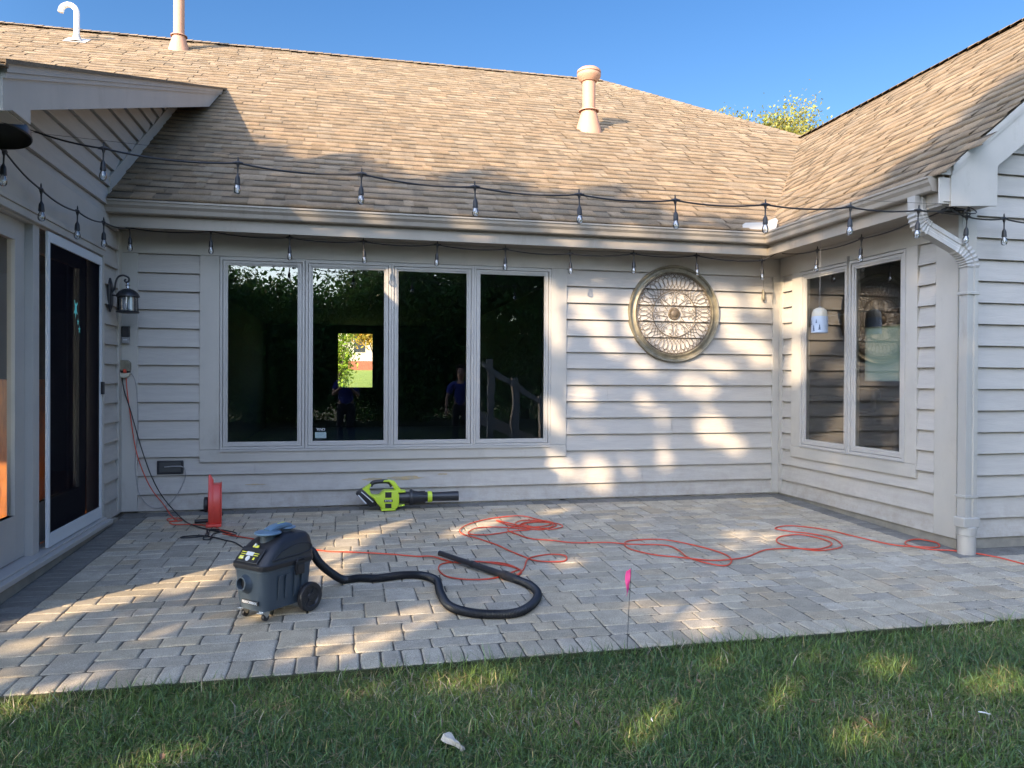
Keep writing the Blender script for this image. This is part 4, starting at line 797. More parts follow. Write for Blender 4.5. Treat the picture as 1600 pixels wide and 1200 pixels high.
def trunk(base, top, r0, parent, targets):
    b = MB(); base = Vector(base); top = Vector(top); pts = [base+(top-base)*t+Vector((math.sin(t*5)*.12, math.cos(t*4)*.1-.1, 0)) for t in [0, .15, .35, .55, .75, 1]]
    b.tube(pts, [r0*1.35, r0, r0*.85, r0*.65, r0*.45, r0*.2], n=10)
    for tg in targets:
        q = pts[rng.integers(1, 5)]; tg = Vector(tg); mid = q.lerp(tg, .5)+Vector((0, 0, -.25)); b.tube([q, mid, tg], [r0*.38, r0*.24, r0*.06], n=6)
    return b.build('trunk', M['bark'], parent, smooth=True)
def tree(label, x, y, h, R, n, size, col=(1, 1, 1), mt='leaf', zc=None, cull=True, clumps=70, cr=.22, group=None, name='tree', extra=None, lo=-.2):
    z0 = float(gh(np.array(x), np.array(y)))
    t = thing(name, label, 'tree', (x, y, z0), group=group); zc = zc or h*.6
    P, cc = crown_pts(n, (0, 0, zc), R, clumps, cr)
    if extra is not None: P = np.concatenate([P, extra-np.array([x, y, z0])])
    W_ = P+np.array([x, y, z0])
    ok = W_[:, 2] > lo
    if cull: ok &= keep(W_)
    # never into the garden in front of the lens or over the roofs
    ok &= ~((W_[:, 0] > -2.6) & (W_[:, 0] < 9) & (W_[:, 1] > -10.0) & (W_[:, 1] < 14) & (W_[:, 2] < 12) & (abs(y) < 14))
    o = leaves(P[ok], size, col, M[mt], t, cull=False); trunk((0, 0, -.1), (0, 0, min(h*.8, zc+R[2]*.5)), h*.018+.05, t, [cc[i] for i in range(0, clumps, max(1, clumps//14))]); return t
# shading screen of foliage: points that lie between the sun and the patio, spread through the crowns' depth
def sunscreen(n, u0, u1, v0, v1, s0, s1):
    u_ = rng.uniform(u0, u1, n); v_ = rng.uniform(v0, v1, n); s_ = rng.uniform(s0, s1, n); D = np.array(SUN)
    return u_[:, None]*E1+v_[:, None]*E2-s_[:, None]*D
fol = 'trees standing in the garden behind the photographer'
shade = [(-3.6, -1.2, 12.5, 15.5), (-1.2, 1.1, 12, 15), (1.1, 3.3, 12, 15), (3.3, 5.6, 12.5, 15.5), (5.6, 8.4, 13, 16)]
names_ = ['leafy tree furthest left of those shading the patio', 'second leafy tree from the left of those shading the patio', 'middle leafy tree of those shading the patio', 'fourth leafy tree from the left of those shading the patio', 'leafy tree furthest right of those shading the patio']
for (u0, u1, s0, s1), lb in zip(shade, names_):
    ex = sunscreen(26000, u0-.25, u1+.25, -2.6, 5.8, s0, s1); c = ex.mean(0)
    tree(lb, c[0], c[1], 9.5, (1.3, 1.3, 2.4), 3000, .085, zc=6.5, extra=ex, group=fol, lo=.6, clumps=40)
back = [(-7.5, -17, 5.4, (2.9, 1.6, 2.8)), (-2.6, -16.5, 4.5, (2.8, 1.6, 2.05)), (1.6, -17.2, 5.0, (2.8, 1.6, 2.35)), (5.8, -16.8, 6.4, (2.9, 1.6, 3.3)), (10.5, -17, 6.0, (3.2, 1.6, 3.2))]
for i, (x, y, h_, R) in enumerate(back):
    tree(['first', 'second', 'third', 'fourth', 'fifth'][i]+' dark tree from the left along the back of the garden', x, y, h_, R, 70000, .085, zc=h_*.5, group='dark trees along the back of the garden', col=(2.2, 2.6, 3.2), clumps=90, cr=.26, lo=-.1)
tree('yellow green tree rising behind the dip between the two roofs', 20.9, 26.3, 14.9, (2.9, 2.6, 2.9), 40000, .085, mt='leafyellow', zc=11.9, cull=False, clumps=60, cr=.17, col=(1, 1, 1), lo=0)
tree('small yellow green tree top behind the roof, left of the larger tree', 18.6, 26.5, 13.2, (1.3, 1.4, 1.7), 12000, .085, mt='leafyellow', zc=12.3, cull=False, clumps=30, cr=.2, lo=0)
# garden seen through the house
tree('bright yellow green tree seen through the far window', -.55, 33, 7, (1.1, 1.0, 3.1), 6000, .10, mt='leafyellow', zc=3.0, cull=False, clumps=50, col=(1.1, 1.5, .6), lo=-.2)
tree('golden tree with its crown across the top of the far window', 2.4, 40, 8, (2.2, 1.6, 1.6), 9000, .11, mt='leafyellow', zc=4.3, cull=False, clumps=50, col=(2.0, 1.4, .9), lo=-.2)
t = thing('neighbouring_house', 'pale neighbouring house with a red brick base seen through the far window', 'house', (3, 62, 1.7))
b = MB(); b.box(-9, 9, 0, 8, 1.1, 4.6); b.build('wall', M['stucco'], t)
b = MB(); b.box(-9.1, 9.1, -.25, 8, -.8, 1.1); b.build('brick_base', M['brick'], t)
b = MB(); b.prism([(-9.6, 4.6), (9.6, 4.6), (7, 7.4), (-7, 7.4)], -.5, 8.5); b.build('roof', M['shingle'], t)
for x in (-5.2, -1.7, 1.7, 5.2): b = MB(); b.box(x-.5, x+.5, -.04, .02, 1.9, 3.6); b.build('window', M['blackplastic'], t)
# ================================================================ OBJECTS
def P3(x, y, r_=0): return (x, y, pz(y)+r_)
# ---- shop vacuum
vac = thing('shop_vacuum', 'black and grey shop vacuum on wheels with a yellow switch, standing on the patio', 'vacuum', (-.405, -3.21, pz(-3.21)), math.radians(46))
def rrect(cx, L, Wd, rad, z, n=5, bul=0):
    pts = []
    for qx, qy, a0 in ((1, 1, 0), (-1, 1, 90), (-1, -1, 180), (1, -1, 270)):
        for k in range(n+1):
            a = math.radians(a0+90*k/n); pts.append((cx+qx*(L/2-rad)+rad*math.cos(a), qy*(Wd/2-rad)+rad*math.sin(a), z))
    return pts
b = MB(); b.rings([rrect(.005, .32, .20, .05, .055), rrect(.0, .345, .235, .055, .062), rrect(0, .36, .25, .055, .12), rrect(0, .38, .272, .055, .285), rrect(0, .392, .284, .058, .288), rrect(0, .392, .284, .058, .300)])
for s_ in (-1, 1):
    for x0, wd in ((-.085, .022), (-.035, .022), (.03, .022), (.085, .018)):
        b.rings([[(x0, s_*.128, .115), (x0+wd, s_*.128, .115), (x0+wd+.004, s_*.143, .255), (x0-.004, s_*.143, .255)], [(x0, s_*.133, .115), (x0+wd, s_*.133, .115), (x0+wd+.002, s_*.149, .255), (x0-.002, s_*.149, .255)]])
tank = b.build('tank', M['vacgrey'], vac, smooth=True)
b = MB(); yy = 0
b.lathe([(.032, -.01), (.032, .034), (.041, .034), (.043, .02), (.052, .002), (.060, -.01)], n=28, axis='x', c=(0, 0, 0), ring=True)
pt = b.build('hose_port', M['vacgrey'], vac, smooth=True, mw=Matrix.Translation((-.190, .018, .215)) @ Matrix.Rotation(math.pi, 4, 'Z') @ Matrix.Rotation(math.radians(-6), 4, 'Y'))
b = MB(); b.lathe([(.0, .002), (.0325, .002), (.0325, .004), (0, .004)], axis='x', n=28); b.build('port_shade_disc', M['hose'], pt)  # black disc stands in for the shaded inside of the port
b = MB()
def lidsec(x0, x1, wd, z, rad, tilt=0):
    P = rrect((x0+x1)/2, x1-x0, wd, rad, z); return [(x, y, zz_+tilt*(x-x0)) for x, y, zz_ in P]
b.rings([lidsec(-.200, .200, .292, .298, .060), lidsec(-.203, .203, .298, .304, .062), lidsec(-.203, .203, .298, .325, .062), lidsec(-.196, .203, .290, .330, .062), lidsec(-.188, .203, .286, .345, .062, .02), lidsec(-.150, .200, .270, .385, .06, .06), lidsec(-.105, .194, .248, .420, .058, .07), lidsec(-.058, .182, .218, .446, .055, .06), lidsec(-.01, .165, .18, .462, .05, .03), lidsec(.03, .14, .12, .470, .04, 0)])
lid = b.build('motor_head', M['blackplastic'], vac, smooth=True)
# recessed side panel outlines
b = MB()
for s_ in (-1, 1):
    def sp(x, z): return (x, s_*(.146-(max(z-.335, 0))*.32), z)
    L = catmull([sp(-.13, .350), sp(-.02, .352), (.12, s_*.140, .356), (.165, s_*.138, .372), (.15, s_*.132, .402), (.05, s_*.126, .412), (-.06, s_*.134, .388), sp(-.13, .350)], 6)
    b.tube(L, .006, n=6)
b.build('side_rib', M['blackplastic'], vac, smooth=True)
# front panel
fp = frameM((-.186, 0, .352), (0, -1, 0), (.66, 0, .75))
b = MB(); b.box(-.092, .092, -.020, .075, .0, .006); pn = b.build('control_panel', M['iron'], vac, bevel=.003, mw=fp)
b = MB(); b.box(-.078, .074, -.012, .052, .0065, .0078); lb = b.build('label_plate', M['blackplastic'], pn, mw=Matrix.Identity(4))
b = MB(); b.box(-.074, .070, .038, .042, .0079, .0086); b.box(-.074, .070, .026, .029, .0079, .0086); b.box(-.060, -.038, -.006, .016, .0079, .0086); b.box(.040, .054, .0, .014, .0079, .0086); b.box(-.060, -.072, -.006, .016, .0079, .0086)
b.build('yellow_stripes', M['yellow'], pn)
b = MB(); b.box(-.030, .028, .022, .045, .0087, .0093); b.lathe([(0, .0092), (.016, .0092), (.016, .0079)], c=(0, .004, 0), n=20); b.build('silver_badge', M['silver'], pn)
b = MB(); b.rings([[(-.014, .095, .012), (.014, .095, .012), (.014, .095, .022), (-.014, .095, .022)], [(-.012, .055+.04, .03), (.012, .095, .03), (.012, .12, .03), (-.012, .12, .03)]])
b = MB(); b.prism([(-.006, .0), (.004, .010), (.010, .013), (.012, .004), (.006, -.002)], -.024, .022)
b.build('switch', M['yellow'], vac, bevel=.003, mw=Matrix.Translation((-.134, .0, .412)) @ Matrix.Rotation(math.radians(0), 4, 'Y'))
b = MB(); b.box(-.006, .006, .082, .098, .004, .012); b.build('indicator', M['silver'], pn)
# handle and its pedestals
b = MB(); b.lathe([(.048, .405), (.044, .47), (.046, .476)], c=(-.045, 0, 0), n=24); b.lathe([(.034, .45), (.030, .490)], c=(.095, 0, 0), n=20); b.build('pedestal', M['vacgrey'], vac, smooth=True)
b = MB(); b.lathe([(.0, .474), (.072, .474), (.078, .480), (.074, .488), (.04, .493), (0, .494)], c=(-.045, 0, 0), n=30); b.lathe([(0, .486), (.046, .486), (.052, .490), (.048, .496), (0, .499)], c=(.10, 0, 0), n=26)
b.tube(catmull([(-.05, 0, .488), (-.01, 0, .503), (.05, 0, .510), (.09, 0, .506), (.11, 0, .497)], 4), [.030]*17, prof=[(-1, -.25), (-.7, -.5), (.7, -.5), (1, -.25), (1, .25), (.7, .5), (-.7, .5), (-1, .25)], up=(0, 0, 1))
hd = b.build('carry_handle', M['vacblue'], vac, smooth=True)
b = MB(); b.tube([(-.035, 0, .507), (.03, 0, .522), (.075, 0, .524)], [.007]*3, prof=[(-1, -.3), (1, -.3), (1, .3), (-1, .3)], up=(0, 0, 1)); b.build('stripe', M['yellow'], hd)
for s_ in (-1, 1):
    b = MB(); b.box(.030, .092, s_*.142, s_*.160, .238, .318); b.box(.036, .086, s_*.150, s_*.166, .248, .300); b.tube([(.030, s_*.158, .25), (.028, s_*.160, .315), (.040, s_*.160, .328), (.085, s_*.158, .328), (.094, s_*.158, .315)], .004, n=6)
    b.build('latch', M['blackplastic'], vac, bevel=.004)
    b = MB(); cx_, cz_, r_ = .135, .088, .086
    b.lathe([(0, -.012), (r_*.25, -.014), (r_*.3, -.006), (r_*.62, -.006), (r_*.70, -.014), (r_*.95, -.016), (r_, -.008), (r_, .014), (r_*.95, .020), (0, .02)], axis='y', n=36, c=(0, 0, 0))
    for k in range(6):
        a = k*math.pi/3; b.rings([[(r_*.2*math.cos(a)+dx*math.sin(a), -.0055, r_*.2*math.sin(a)-dx*math.cos(a)) for dx in (-.006, .006)]+[(r_*.66*math.cos(a)+dx*math.sin(a), -.0055, r_*.66*math.sin(a)-dx*math.cos(a)) for dx in (.006, -.006)], [(r_*.2*math.cos(a)+dx*math.sin(a), -.0105, r_*.2*math.sin(a)-dx*math.cos(a)) for dx in (-.005, .005)]+[(r_*.66*math.cos(a)+dx*math.sin(a), -.0105, r_*.66*math.sin(a)-dx*math.cos(a)) for dx in (.005, -.005)]])
    mw = Matrix.Translation((cx_, s_*.158, cz_)) @ (Matrix.Identity(4) if s_ < 0 else Matrix.Rotation(math.pi, 4, 'Z')); b.build('rear_wheel', M['blackplastic'], vac, smooth=True, mw=mw)
    b = MB(); X0 = -.135; y_ = s_*.085
    b.prism([(X0-.030, .058), (X0+.018, .058), (X0+.014, .040), (X0+.004, .022), (X0-.006, .022), (X0-.022, .046)], y_-.017, y_-.012); b.prism([(X0-.030, .058), (X0+.018, .058), (X0+.014, .040), (X0+.004, .022), (X0-.006, .022), (X0-.022, .046)], y_+.012, y_+.017); b.box(X0-.032, X0+.02, y_-.017, y_+.017, .052, .060); b.box(X0-.045, X0-.028, y_-.02, y_+.02, .050, .058)
    cs_ = b.build('caster', M['chrome'], vac, bevel=.0015)
    b = MB(); b.lathe([(0, -.010), (.021, -.010), (.0225, -.006), (.0225, .006), (.021, .010), (0, .010)], axis='y', n=20, c=(X0, y_, .0235)); b.build('wheel', M['blackplastic'], cs_, smooth=True)
b = MB(); b.box(-.1905, -.183, -.088, .052, .098, .122); b.build('name_plate', M['blackplastic'], vac, bevel=.003)
text('name_text', 'PERFORMAX', .022, M['silver'], vac, frameM((-.1915, -.018, .110), (0, -1, 0), (0, 0, 1)))
text('label_text', '4 GAL', .012, M['white'], pn, Matrix.Translation((-.050, .0035, .0088)))
# hose and wand: lies on the patio, joined to the machine
def ribbed(b, pts, r0, pitch=.0085, n=12, amp=.0022):
    P = [Vector(p) for p in pts]; L = [0]
    for a, c in zip(P[:-1], P[1:]): L.append(L[-1]+(c-a).length)
    N = int(L[-1]/(pitch/2)); Q = []
    for i in range(N+1):
        s_ = L[-1]*i/N; j = 0
        j = min(len(L)-2, int(np.searchsorted(L, s_, side='right'))-1); t_ = (s_-L[j])/(L[j+1]-L[j]); Q.append(P[j].lerp(P[j+1], t_))
    b.tube(Q, [r0+(amp if i % 2 else -amp*.3) for i in range(N+1)], n=n)
hp = [(-.235, -3.04, .235), (-.195, -3.0, .205), (-.155, -2.95, .125), (-.09, -2.83, .03)]+[P3(x, y, .027) for x, y in [(.0, -2.70), (.10, -2.675), (.223, -2.70), (.398, -2.655), (.526, -2.69), (.605, -2.83), (.598, -3.10), (.62, -3.36), (.72, -3.50), (.87, -3.56), (1.0, -3.55), (1.12, -3.42), (1.20, -3.24), (1.20, -3.05), (1.125, -2.87)]]
inv = vac.matrix_basis.inverted() if False else None
vm = Matrix.Translation((-.405, -3.21, pz(-3.21))) @ Matrix.Rotation(math.radians(46), 4, 'Z'); vi = vm.inverted()
b = MB(); ribbed(b, [vi @ Vector(p) for p in catmull(hp, 12)], .0255); b.build('hose', M['hose'], vac, smooth=True)
b = MB(); w0, w1 = Vector(P3(1.135, -2.885, .027)), Vector((.705, -2.185, pz(-2.18)+.045))
d_ = (w1-w0); b.tube([vi @ (w0+d_*t) for t in (-.03, .0, .10, .1001, .14, .1401, .52, .5201, .55, .5501, .97, 1.0)], [.029, .030, .030, .033, .033, .0235, .0225, .026, .026, .0205, .020, .021], n=18, cap=True)
wd_ = b.build('wand', M['blackplastic'], vac, smooth=True)
b = MB(); b.tube([vi @ (w0+d_*t) for t in (1.0, 1.004)], [.0212, .0205], n=18); b.build('wand_rim', M['silver'], wd_)

# ---- leaf blower
BY = -.235
bl = thing('leaf_blower', 'lime green and black leaf blower lying on the patio against the back wall', 'leaf blower', (.6, BY, pz(BY)))
def bp_(X, Yc):
    px_ = 540+X/8.42; py_ = 735+Yc/8.42; return ((px_-557)/160*1.021+.118-.6, (798.5-py_)/47*.29)
def bprism(b, pts, y0, y1): b.prism([bp_(*p) for p in pts], y0, y1)
b = MB(); bprism(b, [(345, 330), (430, 330), (500, 262), (660, 262), (690, 320), (690, 440), (665, 500), (640, 505), (500, 505), (470, 505), (400, 420)], -.085, .075)
bprism(b, [(455, 505), (640, 500), (650, 528), (455, 532)], -.095, .085)
bprism(b, [(640, 262), (780, 272), (780, 296), (640, 300)], -.05, .04); bprism(b, [(640, 470), (770, 460), (770, 480), (640, 495)], -.05, .04)
b.build('motor_housing', M['lime'], bl, bevel=.010, seg=3, smooth=True)
b = MB(); bprism(b, [(215, 240), (320, 165), (335, 185), (310, 235), (330, 310), (400, 330), (440, 390), (400, 430), (215, 262)], -.035, .03); bprism(b, [(480, 150), (500, 125), (560, 122), (635, 145), (735, 285), (660, 300), (600, 200), (560, 150), (500, 150)], -.03, .03)
b.build('handle_frame', M['lime'], bl, bevel=.008, seg=2, smooth=True)
b = MB(); pts = [Vector((bp_(X, Yc)[0], -.002, bp_(X, Yc)[1])) for X, Yc in [(322, 205), (350, 165), (400, 150), (470, 145), (540, 148), (575, 165), (600, 215)]]
b.tube(catmull(pts, 4), .021, n=12); b.build('grip', M['blackplastic'], bl, smooth=True)
b = MB(); bprism(b, [(130, 300), (160, 262), (215, 232), (410, 425), (395, 470), (315, 478)], -.045, .042); b.build('battery', M['blackplastic'], bl, bevel=.007, seg=2, smooth=True)
b = MB(); bprism(b, [(160, 318), (172, 310), (275, 428), (262, 440)], -.047, -.044); bprism(b, [(200, 275), (208, 268), (362, 412), (352, 420)], -.047, -.044); b.build('battery_stripe', M['silver'], bl)
b = MB(); bprism(b, [(508, 278), (590, 278), (590, 352), (508, 352)], -.087, -.084); bprism(b, [(508, 432), (590, 432), (590, 492), (508, 492)], -.087, -.084); bprism(b, [(495, 378), (605, 378), (605, 412), (495, 412)], -.0885, -.084); b.build('vent_grille', M['blackplastic'], bl)
b = MB(); b2_ = MB()
for k in range(4): bprism(b, [(515, 288+k*16), (583, 288+k*16), (583, 292+k*16), (515, 292+k*16)], -.089, -.087); bprism(b2_, [(515, 440+k*13), (583, 440+k*13), (583, 443+k*13), (515, 443+k*13)], -.089, -.087)
b.build('grille_bars', M['iron'], bl); b2_.build('grille_bars', M['iron'], bl)
zc = bp_(0, 372)[1]; xb = lambda X: bp_(X, 0)[0]; rb = lambda d__: d__/8.42/47*.29
text('brand_text', 'RYOBI', .024, M['silver'], bl, frameM((bp_(550, 395)[0], -.0893, bp_(550, 395)[1]), (1, 0, 0), (0, 0, 1)))
b = MB(); b.lathe([(rb(72), xb(660)), (rb(76), xb(700)), (rb(80), xb(830)), (rb(112), xb(836)), (rb(112), xb(866)), (rb(98), xb(872)), (rb(90), xb(900)), (rb(66), xb(1050)), (rb(64), xb(1075)), (rb(62), xb(1130)), (rb(62), xb(1200)), (rb(68), xb(1470)), (rb(68), xb(1485)), (rb(56), xb(1484)), (rb(50), xb(1400))], axis='x', n=30, c=(0, 0, zc))
for k in range(10): a = k*math.pi/5; b.box(xb(890), xb(1040), math.cos(a)*rb(80)-.003, math.cos(a)*rb(80)+.003, zc+math.sin(a)*rb(80)-.003, zc+math.sin(a)*rb(80)+.003)
b.build('nozzle', M['iron'], bl, smooth=True)
b = MB(); b.lathe([(rb(66), xb(1070)), (rb(76), xb(1074)), (rb(76), xb(1126)), (rb(66), xb(1130))], axis='x', n=30, c=(0, 0, zc), ring=True); b.build('lime_ring', M['lime'], bl, smooth=True)

# ---- cord reel
rl = thing('cord_reel', 'red plastic cord reel standing on edge by the back wall, beside the vacuum cord', 'cord reel', (-1.135, -.66, pz(-.66)), math.radians(8))
def disc_outline(sc=1, top=.45):
    return [(.085*sc, 0), (.115*sc, .05), (.155*sc, .12), (.165*sc, .19), (.155*sc, .27), (.115*sc, .33), (.075*sc, .37), (.05*sc, top), (-.05*sc, top), (-.075*sc, .37), (-.115*sc, .33), (-.155*sc, .27), (-.165*sc, .19), (-.155*sc, .12), (-.115*sc, .05), (-.085*sc, 0)]
def xprism(b, pts, x0, x1, sh=1.0): b.rings([[(x0, y, z) for y, z in pts], [(x1, y*sh, .19+(z-.19)*sh) for y, z in pts]])
b = MB(); b.rings([[(-.055, y, z) for y, z in disc_outline(1.0)], [(-.036, y, z) for y, z in disc_outline(1.0)], [(-.012, y*.96, min(z, .40)) for y, z in disc_outline(1.0)]]); xprism(b, [(y, z) for y, z in disc_outline(.93, .37)], -.040, .045, 1.0); xprism(b, [(y, min(z, .38)) for y, z in disc_outline(.98, .38)], .045, .057)
b.box(-.075, .055, -.13, .10, 0, .022); b.build('housing', M['redplastic'], rl, bevel=.005, seg=2, smooth=True)
b = MB(); b.lathe([(0, -.095), (.05, -.095), (.066, -.088), (.070, -.075), (.066, -.06), (.03, -.056)], axis='x', n=26, c=(0, 0, .185)); b.build('crank_disc', M['blackplastic'], rl, smooth=True)
b = MB(); b.tube([(-.055, .02, .035), (-.17, .03, .033)], .018, n=10); b.build('foot', M['blackplastic'], rl, smooth=True)
b = MB(); b.tube([(.058, -.06, .09), (.058, -.06, .12)], .012, n=8); b.build('cord_guide', M['iron'], rl)

# ---- cords
def cord(name, label, pts, rad, m_, sub=6, cat='cord', lift=True):
    P = catmull(pts, sub); b = MB(); b.tube(P, rad, n=7); return tag(b.build(name, m_, None, smooth=True), label, cat)
cr = .0052
def G(l, base=0.0): # lie on the patio, small lifts where the cord crosses itself
    out = []
    for i, (x, y) in enumerate(l): out.append(P3(x+rng.normal(0, .006), y+rng.normal(0, .009), cr+.001+base+.007*abs(math.sin(i*1.3))**3))
    return out
coil = [(1.40, -.96), (1.50, -1.20), (1.72, -1.28), (1.86, -1.18), (1.80, -1.02), (1.62, -1.0), (1.52, -1.14), (1.60, -1.30), (1.78, -1.34), (1.90, -1.22), (1.84, -1.05), (1.66, -1.06), (1.58, -1.18), (1.70, -1.30)]
oc = [(-1.0, -1.075), (-.6, -1.45), (-.183, -1.805), (.012, -1.88), (.30, -1.99), (.537, -2.089), (.66, -2.15), (.80, -2.34), (.98, -2.36), (1.14, -2.43), (1.218, -2.57), (1.154, -2.69), (1.0, -2.774), (.842, -2.79), (.704, -2.68), (.66, -2.52), (.70, -2.38), (.83, -2.33), (1.0, -2.38), (1.17, -2.50), (1.235, -2.60), (1.20, -2.72), (1.06, -2.80), (1.17, -2.74), (1.27, -2.60), (1.334, -2.36), (1.409, -2.285), (1.56, -2.233), (1.655, -2.30), (1.62, -2.413), (1.50, -2.448), (1.40, -2.37), (1.331, -2.231), (1.267, -2.062), (1.208, -1.843), (1.088, -1.622), (1.011, -1.419), (1.006, -1.269), (1.131, -1.027), (1.376, -.842), (1.636, -.797), (1.79, -.95), (1.87, -1.20), (1.738, -1.38), (1.575, -1.316), (1.401, -1.25), (1.256, -1.18), (1.12, -1.28), (1.05, -1.42), (1.20, -1.50), (1.45, -1.42), (1.62, -1.33)]+coil+[(1.80, -1.40), (1.93, -1.30), (1.90, -1.14), (1.70, -1.10), (1.50, -1.22), (1.40, -1.36), (1.442, -1.518), (1.539, -1.70), (1.681, -1.794), (1.872, -1.894), (2.127, -1.961), (2.302, -2.014), (2.555, -2.12), (2.60, -2.30), (2.60, -2.50), (2.66, -2.70), (2.771, -2.748), (2.868, -2.657), (2.912, -2.435), (2.815, -2.191), (2.637, -1.961), (2.432, -1.88), (2.269, -1.97), (2.232, -2.15), (2.347, -2.374), (2.504, -2.498), (2.713, -2.61), (2.891, -2.624), (3.072, -2.542), (3.32, -2.406), (3.562, -2.386), (3.757, -2.442), (3.95, -2.32), (3.975, -2.125), (3.88, -1.99), (3.685, -2.004), (3.554, -2.167), (3.548, -2.34), (3.70, -2.46), (3.901, -2.46), (4.028, -2.361), (4.085, -2.145), (4.022, -1.965), (3.896, -1.83), (3.808, -1.76), (3.86, -1.66), (3.97, -1.63), (4.108, -1.66), (4.262, -1.83), (4.33, -2.162), (4.476, -2.44), (4.626, -2.56), (4.79, -2.54), (4.87, -2.42), (4.80, -2.31), (4.66, -2.33), (4.56, -2.46), (4.64, -2.60), (4.83, -2.73), (4.985, -2.90), (5.03, -3.15), (5.06, -3.36), (5.30, -3.62), (5.9, -3.70), (6.7, -3.45), (7.6, -3.5)]
cord('extension_cord', 'orange extension cord looping across the patio from the vacuum to the right wing', G(oc), cr, M['orangecord'], sub=7)
cord('extension_cord', 'orange cord hanging from the wall outlet down to the red reel', [(-2.035, -.058, 1.36), (-2.02, -.06, 1.16), (-1.99, -.06, .916), (-1.945, -.06, .61), (-1.88, -.07, .394), (-1.79, -.09, .208), (-1.68, -.14, .08), (-1.60, -.24, .0)]+G([(-1.52, -.38), (-1.50, -.46), (-1.56, -.48), (-1.60, -.40), (-1.50, -.36), (-1.44, -.46), (-1.53, -.54), (-1.48, -.62), (-1.36, -.66), (-1.24, -.70), (-1.12, -.78), (-1.04, -.98), (-.93, -1.10), (-.88, -1.18), (-.97, -1.10)]), .0045, M['orangecord'])
cord('power_cord', 'black power cord hanging from the wall outlet and tangled on the patio behind the vacuum', [(-2.075, -.058, 1.36), (-2.045, -.062, 1.16), (-1.99, -.065, .977), (-1.925, -.07, .732), (-1.86, -.08, .517), (-1.79, -.10, .331), (-1.69, -.15, .16), (-1.55, -.28, .03)]+G([(-1.42, -.50), (-1.30, -.72), (-1.18, -.86), (-1.04, -.99), (-.93, -1.13), (-.91, -1.06), (-1.04, -.94), (-1.155, -.87), (-1.14, -1.05), (-1.134, -1.25), (-1.08, -1.28), (-1.07, -1.10), (-1.04, -1.0), (-1.15, -.93), (-1.12, -1.10), (-1.22, -1.17), (-1.32, -1.18), (-1.30, -1.13), (-1.18, -1.14), (-1.05, -1.20), (-.95, -1.33), (-.84, -1.46), (-.70, -1.8), (-.62, -2.3), (-.50, -2.8)])+[(-.45, -3.0, .02), (-.42, -3.08, .14), (-.40, -3.1, .25)], .0052, M['cord'])
cord('wire', 'thin grey wire looping from the outlet to the dark cover plate low on the wall', [(-2.0, -.045, 1.34), (-1.955, -.035, 1.25), (-1.935, -.035, 1.05), (-1.93, -.034, .80), (-1.945, -.034, .60), (-1.955, -.034, .48), (-1.948, -.034, .34), (-1.92, -.034, .178), (-1.848, -.036, .065), (-1.763, -.04, .028), (-1.665, -.04, .055), (-1.59, -.034, .138), (-1.538, -.034, .229), (-1.504, -.034, .33), (-1.512, -.034, .40), (-1.54, -.036, .43)], .0035, M['greycord'])

# ---- things on the corner board
t = thing('motion_sensor', 'small black and grey sensor box on the corner board below the wall lantern', 'sensor', (-2.034, -.034, 1.688))
b = MB(); b.box(-.034, .034, -.040, 0, -.020, .082); b.build('sensor_cover', M['blackplastic'], t, bevel=.005)
b = MB(); b.box(-.033, .033, -.046, 0, -.082, -.022); b.build('base', M['greycord'], t, bevel=.006); b = MB(); b.box(-.016, .020, -.049, -.045, -.052, -.044); b.build('slot', M['silver'], t)
t = thing('electrical_outlet', 'weathered electrical outlet box with plugged in cords on the corner board', 'outlet', (-2.045, -.034, 1.364))
b = MB(); b.prism([(-.058, -.02), (-.055, .06), (-.035, .082), (.035, .082), (.055, .06), (.058, -.02)], -.055, 0); b.build('cover', M['bronze'], t, bevel=.006)
b = MB(); b.box(-.050, .050, -.030, 0, -.036, -.0205); b.build('socket_plate', M['blackplastic'], t)
b = MB(); b.prism([(-.050, -.037), (.055, -.037), (.045, -.065), (.02, -.084), (-.02, -.084), (-.04, -.066)], -.050, 0); b.build('drip_lip', M['cream'], t, bevel=.005)
b = MB(); b.box(-.052, -.024, -.062, -.03, -.034, -.006); b.build('plug', M['cord'], t, bevel=.004)
b = MB(); b.box(.000, .024, -.066, -.03, -.036, -.002); b.build('plug', M['orangecord'], t, 'orange plug', bevel=.004) if False else b.build('plug', M['orangecord'], t, bevel=.004)
t = thing('cover_plate', 'dark rectangular cover plate low on the back wall left of the window', 'cover plate', (-1.6415, -.022, .4165))
b = MB(); b.box(-.120, .120, -.022, 0, -.066, .066); b.build('housing', M['iron'], t, bevel=.008)
b = MB(); b.box(-.095, .095, -.026, -.020, -.046, .048); b.build('panel', mat('smoked_plastic', (.06, .062, .062), .3), t, bevel=.003); b = MB(); b.tube([(-.05, -.030, .005), (.02, -.031, .012), (.10, -.030, .010), (.125, -.02, -.002)], .006, n=8); b.build('lever', M['greycord'], t, smooth=True)

